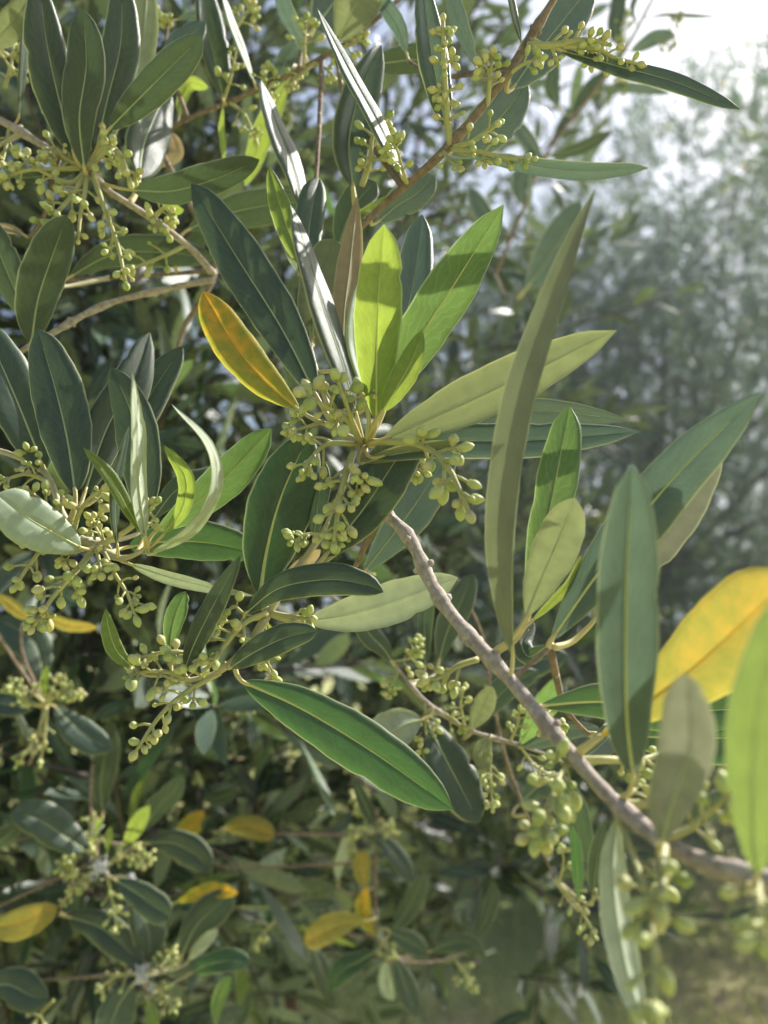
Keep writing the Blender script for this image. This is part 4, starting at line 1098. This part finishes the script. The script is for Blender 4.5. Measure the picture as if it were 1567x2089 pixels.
for pts, n_, b_ in (([(620, 138, .309), (622, 90, .305), (625, 40, .302)], 4, 19), ([(540, 175, .317), (542, 158, .314), (545, 140, .312)], 2, 18),
                    ([(560, 165, .316), (545, 185, .312), (552, 200, .31)], 2, 17), ([(455, 205, .323), (470, 160, .32), (485, 85, .318)], 4, 18),
                    ([(470, 210, .324), (500, 235, .32), (520, 280, .317)], 4, 18), ([(640, 128, .307), (665, 140, .304), (690, 165, .302)], 3, 18),
                    ([(690, 98, .302), (720, 90, .299), (740, 75, .297)], 3, 19), ([(640, 130, .307), (600, 165, .304), (590, 180, .303)], 3, 17),
                    ([(480, 60, .33), (500, 30, .33), (515, 10, .33)], 3, 17), ([(300, 30, .34), (325, 28, .34), (345, 45, .34)], 3, 16)):
    raceme(E, pts, n_, b_, .3, 1.2, 7)

# --- upper right twig
Fb = thing('olive_branch', 'brown twig slanting to the top right with thin dark leaves pointing into the sky', 'olive branch', P(730, 470, .262))
stem(Fb, [(730, 470, .262), (780, 420, .258), (850, 360, .252), (912, 302, .246), (1000, 200, .243), (1070, 96, .240), (1135, -10, .238), (1180, -90, .237)],
     [20, 24, 26, 30, 26, 27, 24, 20], 'brown_bark', 0.05, knots=(.4, .62, .78))
leaf(Fb, [(818, 358, .250), (775, 260, .246), (710, 140, .242), (648, 18, .238)], 31, 'u', 'teal', roll=60, roll1=62, shape=(.55, .7), rib='midrib_dark')
leaf(Fb, [(720, 384, .27), (712, 290, .268), (735, 190, .266), (778, 92, .264)], 88, 'u', 'teal', roll=34, fold=.5, shape=(.65, .6))
leaf(Fb, [(908, 256, .250), (892, 170, .247), (876, 80, .244), (862, -40, .241)], 62, 'u', 'teal', roll=34, fold=.5, shape=(.55, .5))
leaf(Fb, [(972, 140, .262), (955, 90, .262), (935, 40, .262), (915, -30, .262)], 34, 'u', 'teal', roll=-40)
leaf(Fb, [(938, 312, .244), (1060, 334, .240), (1180, 350, .237), (1322, 343, .234)], 34, 'u', 'teal', roll=54, shape=(.55, .55))
leaf(Fb, [(1142, 102, .237), (1250, 132, .233), (1380, 168, .229), (1510, 223, .225)], 36, 'u', 'mature', roll=-48, shape=(.6, .6))
leaf(Fb, [(916, 312, .256), (970, 280, .258), (1025, 235, .26), (1076, 164, .263)], 96, 'u', 'teal', roll=10, shape=(.65, .5))
leaf(Fb, [(1046, 180, .252), (1095, 110, .254), (1150, 40, .256), (1215, -40, .258)], 92, 'u', 'teal', roll=-10, shape=(.65, .55))
leaf(Fb, [(772, 452, .268), (810, 420, .269), (850, 395, .27), (888, 358, .272)], 64, 'u', 'teal', roll=10, shape=(.6, .45))
leaf(Fb, [(690, 500, .272), (712, 440, .273), (738, 400, .275), (768, 372, .277)], 66, 'u', 'mature', roll=-10, shape=(.6, .4))
leaf(Fb, [(740, 130, .30), (790, 128, .302), (850, 122, .304), (920, 130, .307)], 56, 'u', 'mature', roll=14)
leaf(Fb, [(690, 86, .288), (705, 50, .286), (725, 10, .284), (760, -50, .282)], 88, 'l', 'khaki', roll=-8, shape=(.7, .4))
leaf(Fb, [(830, 110, .29), (815, 60, .29), (790, 20, .29), (760, -20, .29)], 34, 'u', 'teal', roll=-20)
leaf(Fb, [(1064, 88, .242), (1052, 40, .24), (1044, 0, .238), (1030, -50, .236)], 16, 'u', 'mature', roll=50)
raceme(Fb, [(918, 296, .245), (912, 220, .241), (906, 130, .238), (904, 44, .235)], 7, 22, .2, 1.0, 13, tri=.35)
raceme(Fb, [(995, 210, .242), (998, 180, .238), (1000, 150, .236), (1006, 112, .234)], 4, 24, .35, 1.2, 9)
raceme(Fb, [(925, 306, .244), (980, 310, .240), (1030, 322, .237), (1085, 324, .235)], 5, 22, .25, 1.2, 10)
raceme(Fb, [(925, 300, .244), (965, 288, .241), (1000, 265, .239), (1018, 252, .238)], 3, 22, .3, 1.1, 9)
raceme(Fb, [(738, 380, .266), (755, 330, .262), (760, 280, .259), (790, 240, .257)], 5, 22, .2, 1.2, 11)
raceme(Fb, [(830, 372, .251), (818, 335, .247), (812, 310, .245), (800, 290, .243)], 4, 23, .3, 1.2, 8)
raceme(Fb, [(1076, 92, .239), (1130, 92, .236), (1190, 82, .234), (1240, 90, .232)], 5, 22, .3, 1.1, 14)
raceme(Fb, [(1150, 95, .236), (1210, 100, .234), (1260, 120, .232), (1300, 130, .231)], 5, 22, .3, 1.2, 9)
raceme(Fb, [(1040, 150, .241), (1070, 130, .238), (1100, 120, .236)], 3, 20, .3, 1.1, 8)
raceme(Fb, [(905, 310, .245), (920, 330, .24), (935, 345, .238)], 1, 20, .4, 1, 8)

# --- thin twig behind the main branch, low centre
G = thing('olive_branch', 'thin grey twig hanging behind the main branch, below the middle, with small bud clusters', 'olive branch', P(640, 1180, .34))
stem(G, [(640, 1180, .34), (735, 1270, .33), (800, 1350, .325), (870, 1432, .32), (960, 1490, .315), (1060, 1520, .312), (1130, 1545, .31)], [10, 12, 13, 14, 14, 13, 9], 'bark', .07, knots=(.5, .62, .8))
stem(G, [(930, 1180, .36), (985, 1300, .36), (1000, 1400, .36), (1030, 1540, .36), (1070, 1650, .36), (1130, 1790, .36)], [10, 11, 12, 12, 11, 9], 'brown_bark', .07, name='side_stem')
leaf(G, [(862, 1468, .315), (825, 1478, .312), (785, 1500, .309), (742, 1512, .306)], 84, 'l', 'pale', roll=10, shape=(.7, .5))
leaf(G, [(870, 1470, .318), (905, 1540, .313), (942, 1610, .309), (978, 1678, .305)], 92, 'u', 'mature', roll=-22, shape=(.7, .6))
leaf(G, [(868, 1360, .33), (866, 1280, .332), (868, 1200, .334), (870, 1110, .337)], 34, 'u', 'mature', roll=-34)
leaf(G, [(895, 1350, .34), (912, 1290, .342), (940, 1230, .344), (966, 1172, .347)], 58, 'u', 'mature', roll=12)
leaf(G, [(800, 1350, .32), (780, 1320, .318), (752, 1290, .316), (730, 1240, .314)], 46, 'u', 'mature', roll=14)
leaf(G, [(960, 1490, .315), (975, 1460, .314), (990, 1430, .313), (1004, 1400, .312)], 44, 'l', 'khaki', roll=10)
leaf(G, [(1060, 1520, .312), (1090, 1470, .312), (1120, 1420, .312), (1140, 1380, .313)], 50, 'u', 'green', roll=-10)
leaf(G, [(960, 1488, .33), (1000, 1440, .332), (1040, 1400, .334), (1100, 1370, .337)], 52, 'u', 'mature', roll=14)
leaf(G, [(1060, 1525, .31), (1110, 1510, .308), (1160, 1490, .307), (1225, 1486, .306)], 36, 'u', 'teal', roll=24)
leaf(G, [(1000, 1505, .31), (985, 1525, .308), (985, 1548, .307), (992, 1575, .306)], 40, 'l', 'khaki', roll=10)
leaf(G, [(990, 1400, .36), (1040, 1380, .362), (1090, 1350, .364), (1160, 1336, .367)], 60, 'u', 'mature', roll=-14)
leaf(G, [(1180, 1840, .36), (1178, 1780, .358), (1175, 1730, .357), (1168, 1685, .356)], 26, 'u', 'mid', roll=-30)
leaf(G, [(1210, 1830, .36), (1215, 1780, .358), (1222, 1730, .357), (1232, 1680, .356)], 32, 'u', 'mature', roll=20)
leaf(G, [(1050, 1650, .37), (1110, 1600, .372), (1160, 1640, .374), (1200, 1760, .377)], 66, 'u', 'mature', roll=12)
for pts, n_, b_ in (([(868, 1432, .32), (868, 1480, .316), (872, 1535, .313)], 5, 18), ([(800, 1350, .325), (840, 1340, .322), (850, 1300, .32)], 4, 18),
                    ([(815, 1365, .324), (800, 1395, .322), (790, 1420, .32)], 3, 17), ([(905, 1455, .318), (930, 1470, .315), (945, 1490, .313)], 3, 16),
                    ([(1000, 1505, .314), (1000, 1560, .31), (1005, 1650, .308)], 6, 17), ([(1060, 1520, .312), (1090, 1560, .31), (1130, 1585, .308)], 4, 17),
                    ([(1040, 1515, .313), (1055, 1480, .311), (1060, 1450, .31)], 3, 17), ([(950, 1490, .315), (940, 1440, .313), (948, 1400, .312)], 3, 16),
                    ([(1130, 1790, .36), (1180, 1850, .357), (1215, 1910, .355)], 6, 18), ([(1140, 1800, .36), (1150, 1760, .357), (1145, 1730, .356)], 3, 16),
                    ([(1190, 1850, .36), (1225, 1830, .357), (1245, 1860, .356)], 4, 17), ([(720, 1250, .332), (735, 1180, .33), (755, 1150, .33)], 4, 17)):
    raceme(G, pts, n_, b_, .25, 1.2, 6)

# --- small twigs in the shade below
def fluff(parent, x, y, d, size, seed):
    g = random.Random(seed)
    V, F = [], []
    for k in range(60):
        c = Vector((g.gauss(0, .35), g.gauss(0, .35), g.gauss(0, .4)))
        dr = Vector((g.gauss(0, 1), g.gauss(0, 1), g.gauss(0, 1))).normalized()
        pth = [c, c + dr * .25, c + dr * .4 + Vector((0, 0, -.15))]
        tube_data(pth, [.09, .075, .02], 4, .2, g, True, V, F)
    s = size * 0.5 / FP * d
    me = raw_mesh('cottony_wax', [v * s for v in V], F)
    return link_mesh('cottony_wax', me, parent, P(x, y, d), (MAT['fluff'],))
K = thing('olive_twig', 'shaded lower left twig with white cottony knot and one bright young leaf', 'olive twig', P(190, 1560, .47))
stem(K, [(190, 1560, .47), (185, 1640, .465), (195, 1720, .455), (205, 1765, .45), (225, 1790, .445)], [10, 11, 11, 11, 9], 'brown_bark', .06)
leaf(K, [(184, 1742, .452), (130, 1705, .448), (80, 1672, .444), (22, 1654, .44)], 72, 'u', 'mature', roll=12, node=(204, 1764, .45), shape=(.7, .45))
leaf(K, [(254, 1726, .446), (270, 1700, .442), (285, 1675, .44), (306, 1644, .438)], 34, 'u', 'young', roll=-10, node=(210, 1766, .45))
leaf(K, [(235, 1795, .44), (275, 1820, .436), (315, 1850, .433), (347, 1872, .43)], 58, 'u', 'mature', roll=10, shape=(.7, .35))
leaf(K, [(140, 1870, .455), (200, 1890, .45), (240, 1920, .447), (290, 1968, .444)], 62, 'u', 'mature', roll=14, shape=(.6, .5))
leaf(K, [(270, 1810, .455), (290, 1860, .452), (305, 1910, .45), (305, 1965, .449)], 66, 'u', 'mature', roll=-14)
leaf(K, [(300, 1720, .47), (350, 1720, .468), (400, 1745, .466), (432, 1780, .464)], 60, 'u', 'mature', roll=14)
leaf(K, [(210, 1660, .48), (205, 1600, .478), (215, 1540, .476), (225, 1470, .474)], 52, 'u', 'mature', roll=-10)
leaf(K, [(285, 1700, .48), (320, 1650, .478), (350, 1620, .476), (372, 1580, .474)], 46, 'u', 'mature', roll=14)
leaf(K, [(190, 1730, .447), (196, 1700, .444), (200, 1680, .442), (210, 1668, .441)], 10, 'u', 'young', roll=20)
leaf(K, [(218, 1740, .447), (222, 1720, .444), (224, 1700, .442), (226, 1686, .441)], 14, 'u', 'young', roll=20)
leaf(K, [(-40, 1890, .45), (20, 1888, .447), (70, 1870, .444), (118, 1848, .441)], 60, 'u', 'gold', roll=10)
leaf(K, [(-30, 1730, .46), (0, 1715, .458), (20, 1700, .456), (40, 1680, .454)], 40, 'u', 'mature', roll=14)
for pts in ([(215, 1775, .448), (228, 1830, .443), (240, 1898, .44)], [(200, 1770, .45), (160, 1800, .446), (125, 1845, .443)], [(215, 1765, .449), (260, 1745, .445), (310, 1752, .442)],
            [(200, 1760, .45), (185, 1700, .447), (190, 1665, .445)], [(150, 1790, .45), (140, 1765, .447), (135, 1755, .445)]):
    raceme(K, pts, 5, 15, .25, 1.2, 7)
fluff(K, 203, 1772, .442, 46, 1); fluff(K, 268, 1790, .446, 22, 2); fluff(K, 196, 1692, .446, 26, 3)
K2 = thing('olive_twig', 'shaded twig at the bottom left corner with a white waxy knot and yellow-lit buds', 'olive twig', P(300, 2180, .44))
stem(K2, [(300, 2180, .44), (310, 2080, .445), (295, 2020, .447), (290, 1985, .45)], [10, 11, 11, 9], 'brown_bark', .06)
leaf(K2, [(270, 2010, .445), (245, 2045, .442), (230, 2080, .44), (215, 2120, .438)], 74, 'u', 'teal', roll=-14, shape=(.6, .4))
leaf(K2, [(390, 1985, .455), (420, 1970, .452), (465, 1960, .45), (510, 1962, .448)], 44, 'u', 'mid', roll=-16, shape=(.7, .5))
leaf(K2, [(385, 1960, .458), (405, 1935, .456), (425, 1915, .454), (445, 1896, .452)], 26, 'l', 'pale', roll=10)
leaf(K2, [(300, 2040, .44), (308, 2060, .437), (312, 2080, .435), (314, 2110, .434)], 26, 'u', 'young', roll=10)
leaf(K2, [(370, 1950, .46), (400, 1890, .462), (440, 1850, .464), (478, 1822, .466)], 66, 'u', 'mature', roll=14)
leaf(K2, [(360, 1840, .47), (400, 1826, .468), (440, 1816, .466), (486, 1822, .464)], 34, 'u', 'yellow', roll=10)
leaf(K2, [(440, 2090, .47), (445, 2050, .47), (455, 2020, .47), (470, 1990, .47)], 30, 'u', 'green', roll=14)
leaf(K2, [(-30, 2010, .45), (20, 2010, .447), (60, 2030, .445), (100, 2040, .443)], 70, 'u', 'mature', roll=14)
for pts in ([(285, 1985, .447), (240, 1990, .443), (200, 2020, .44)], [(300, 1985, .447), (330, 1965, .443), (350, 1940, .44)], [(300, 2000, .446), (330, 2025, .442), (355, 2060, .44)],
            [(110, 2040, .46), (90, 2060, .458), (70, 2085, .456)]):
    raceme(K2, pts, 5, 15, .25, 1.2, 7)
fluff(K2, 288, 1985, .44, 44, 4); fluff(K2, 308, 2012, .441, 20, 5)
K3 = thing('olive_twig', 'shaded twig on the left edge with a star of bud clusters below the left shoot', 'olive twig', P(60, 1560, .46))
stem(K3, [(60, 1560, .46), (80, 1500, .45), (92, 1440, .44)], [10, 10, 9], 'brown_bark', .06)
for pts in ([(92, 1435, .439), (60, 1410, .436), (20, 1400, .434)], [(95, 1435, .439), (130, 1410, .436), (165, 1415, .434)], [(92, 1445, .438), (75, 1500, .435), (35, 1560, .432)],
            [(95, 1445, .438), (92, 1500, .435), (82, 1560, .432)], [(96, 1438, .438), (110, 1400, .436), (130, 1380, .434)], [(92, 1438, .439), (50, 1430, .437), (25, 1390, .435)]):
    raceme(K3, pts, 4, 15, .35, 1.2, 7)
leaf(K3, [(92, 1425, .436), (90, 1400, .433), (92, 1380, .431), (97, 1356, .43)], 16, 'u', 'young', roll=10)
leaf(K3, [(75, 1440, .445), (40, 1440, .447), (0, 1435, .449), (-40, 1420, .451)], 50, 'u', 'teal', roll=14)
leaf(K3, [(90, 1400, .455), (80, 1340, .457), (60, 1300, .459), (-10, 1260, .462)], 74, 'u', 'mature', roll=14)
leaf(K3, [(110, 1440, .45), (150, 1480, .448), (190, 1510, .446), (230, 1530, .445)], 60, 'u', 'teal', roll=-14)
leaf(K3, [(60, 1270, .44), (100, 1262, .44), (140, 1275, .44), (200, 1280, .44)], 26, 'u', 'gold', roll=24)
leaf(K3, [(-20, 1215, .43), (10, 1225, .43), (40, 1248, .43), (70, 1262, .43)], 26, 'u', 'gold', roll=24)
K4 = thing('olive_twig', 'drooping twig with orange-yellow old leaves, low in the centre of the picture', 'olive twig', P(770, 1650, .56))
stem(K4, [(770, 1650, .56), (768, 1740, .555), (765, 1830, .55), (772, 1910, .545), (790, 1960, .54)], [8, 9, 10, 10, 8], 'brown_bark', .06)
leaf(K4, [(748, 1812, .548), (742, 1790, .546), (738, 1765, .545), (742, 1734, .544)], 36, 'u', 'gold', roll=10, shape=(.7, .4))
leaf(K4, [(765, 1910, .546), (750, 1880, .545), (742, 1850, .544), (748, 1810, .543)], 34, 'u', 'yellow', roll=-10)
leaf(K4, [(745, 1878, .54), (705, 1882, .538), (665, 1900, .536), (622, 1926, .534)], 52, 'u', 'gold', roll=10, shape=(.8, .45))
leaf(K4, [(795, 1900, .54), (820, 1915, .538), (845, 1930, .536), (872, 1950, .534)], 42, 'u', 'mature', roll=14)
leaf(K4, [(805, 1950, .54), (820, 1990, .537), (835, 2030, .535), (852, 2072, .533)], 44, 'u', 'mature', roll=-10)
leaf(K4, [(768, 1940, .545), (735, 1960, .543), (700, 1980, .541), (670, 2020, .54)], 44, 'u', 'mid', roll=10)
leaf(K4, [(790, 1960, .545), (785, 1990, .543), (790, 2020, .541), (805, 2040, .54)], 30, 'l', 'pale', roll=10)
leaf(K4, [(640, 1935, .57), (650, 1960, .57), (665, 2000, .57), (672, 2040, .57)], 40, 'u', 'mature', roll=-20)
leaf(K4, [(755, 1700, .556), (785, 1720, .553), (815, 1755, .55), (842, 1795, .548)], 38, 'u', 'mature', roll=-20)
leaf(K4, [(800, 1900, .56), (830, 1860, .558), (850, 1820, .556), (868, 1780, .554)], 42, 'u', 'mature', roll=14)
leaf(K4, [(460, 1690, .57), (490, 1685, .568), (520, 1690, .566), (560, 1706, .564)], 44, 'u', 'gold', roll=10, shape=(.6, .45))
leaf(K4, [(360, 1725, .57), (375, 1700, .568), (395, 1680, .566), (414, 1655, .564)], 42, 'u', 'yellow', roll=10)
leaf(K4, [(880, 1940, .56), (920, 1925, .558), (960, 1925, .556), (990, 1950, .554)], 36, 'u', 'mature', roll=14)
leaf(K4, [(960, 1930, .57), (985, 1890, .57), (1000, 1850, .57), (1010, 1800, .57)], 30, 'u', 'mature', roll=14)
leaf(K4, [(690, 1800, .57), (690, 1770, .57), (700, 1740, .57), (706, 1700, .57)], 24, 'l', 'pale', roll=14)
for pts in ([(770, 1905, .545), (780, 1925, .542), (800, 1945, .54)], [(760, 1700, .556), (730, 1690, .553), (715, 1740, .55)], [(765, 1660, .558), (740, 1640, .556), (720, 1620, .554)],
            [(775, 1670, .557), (790, 1690, .555), (795, 1700, .553)], [(560, 1880, .57), (530, 1910, .57), (520, 1930, .57)], [(930, 1960, .55), (950, 1990, .55), (970, 2020, .55)]):
    raceme(K4, pts, 4, 14, .2, 1.2, 6)
S = thing('olive_branch', 'far twig with narrow blurred leaves silhouetted against the bright sky, top right', 'olive branch', P(1010, 560, .60))
stem(S, [(1010, 560, .60), (1070, 420, .59), (1110, 320, .585), (1200, 200, .58), (1270, 110, .575), (1320, 20, .57), (1360, -60, .57)], [12, 12, 12, 11, 10, 9, 7], 'brown_bark', .05)
for pts, w_, m_, r_ in (([(1072, 590, .55), (1105, 550, .548), (1150, 480, .545), (1184, 410, .543)], 74, 'teal', 12), ([(1078, 470, .56), (1080, 430, .56), (1082, 400, .56), (1084, 346, .56)], 10, 'pale', 40), ([(1215, 190, .58), (1260, 178, .578), (1310, 182, .576), (1370, 192, .575)], 20, 'teal', 30), ([(1320, 36, .572), (1360, 30, .57), (1410, 32, .569), (1465, 34, .568)], 9, 'teal', 50),
                       ([(1285, 105, .575), (1310, 92, .573), (1340, 76, .572), (1380, 72, .571)], 30, 'teal', 10), ([(1270, 105, .576), (1255, 60, .575), (1262, 20, .574), (1270, -40, .573)], 34, 'mature', 14),
                       ([(1140, 220, .585), (1125, 180, .584), (1130, 150, .583), (1140, 128, .582)], 34, 'mature', 10), ([(1165, 240, .584), (1190, 200, .583), (1215, 170, .582), (1240, 145, .581)], 30, 'mature', 10),
                       ([(1120, 320, .585), (1160, 310, .583), (1200, 295, .582), (1250, 268, .581)], 28, 'mature', 14), 
                       
                       ([(1070, 420, .59), (1060, 380, .588), (1075, 340, .586), (1090, 300, .585)], 40, 'teal', 10), ([(1110, 330, .585), (1080, 290, .584), (1060, 260, .583), (1050, 220, .582)], 36, 'teal', 20),
                       ([(1040, 480, .595), (1000, 450, .594), (980, 420, .593), (960, 380, .592)], 40, 'teal', 14), ([(1300, 50, .573), (1290, 20, .572), (1298, -10, .571), (1300, -40, .57)], 12, 'mature', 40)):
    leaf(S, pts, w_, 'u', m_, roll=r_, parts=True, rows=14)
for pts in ([(1360, 30, .57), (1372, 36, .569), (1384, 40, .568)], [(1340, 82, .572), (1355, 92, .571), (1375, 92, .57)], [(1245, 178, .578), (1262, 172, .577), (1275, 170, .576)],
            [(1275, 105, .576), (1270, 70, .575), (1278, 30, .574)]):
    raceme(S, pts, 3, 13, .2, 1.1, 4)

# ------------------------------------------------------------------ haze volume, added to stand in for the lens veil
HAZE_DENSITY = 0.011
hb = bpy.data.meshes.new('haze')
X0, X1, Y0, Y1, Z0, Z1 = -1000, 1000, -700, 1600, -1.2, 7.0
hb.from_pydata([(X0, Y0, Z0), (X1, Y0, Z0), (X1, Y1, Z0), (X0, Y1, Z0), (X0, Y0, Z1), (X1, Y0, Z1), (X1, Y1, Z1), (X0, Y1, Z1)], [],
               [(0, 3, 2, 1), (4, 5, 6, 7), (0, 1, 5, 4), (1, 2, 6, 5), (2, 3, 7, 6), (3, 0, 4, 7)])
hz = bpy.data.objects.new('haze', hb)
col.objects.link(hz)
hz['kind'] = 'stuff'
hz['label'] = 'thin pale haze added to stand in for the lens veil on the right'
hz['category'] = 'haze'
m, t, out = new_mat('haze_veil')
pv = node(t, 'ShaderNodeVolumePrincipled')
pv.inputs['Color'].default_value = (0.74, 0.88, 1.0, 1)
pv.inputs['Density'].default_value = HAZE_DENSITY
pv.inputs['Anisotropy'].default_value = 0.6
t.links.new(pv.outputs[0], out.inputs['Volume'])
hb.materials.append(m)
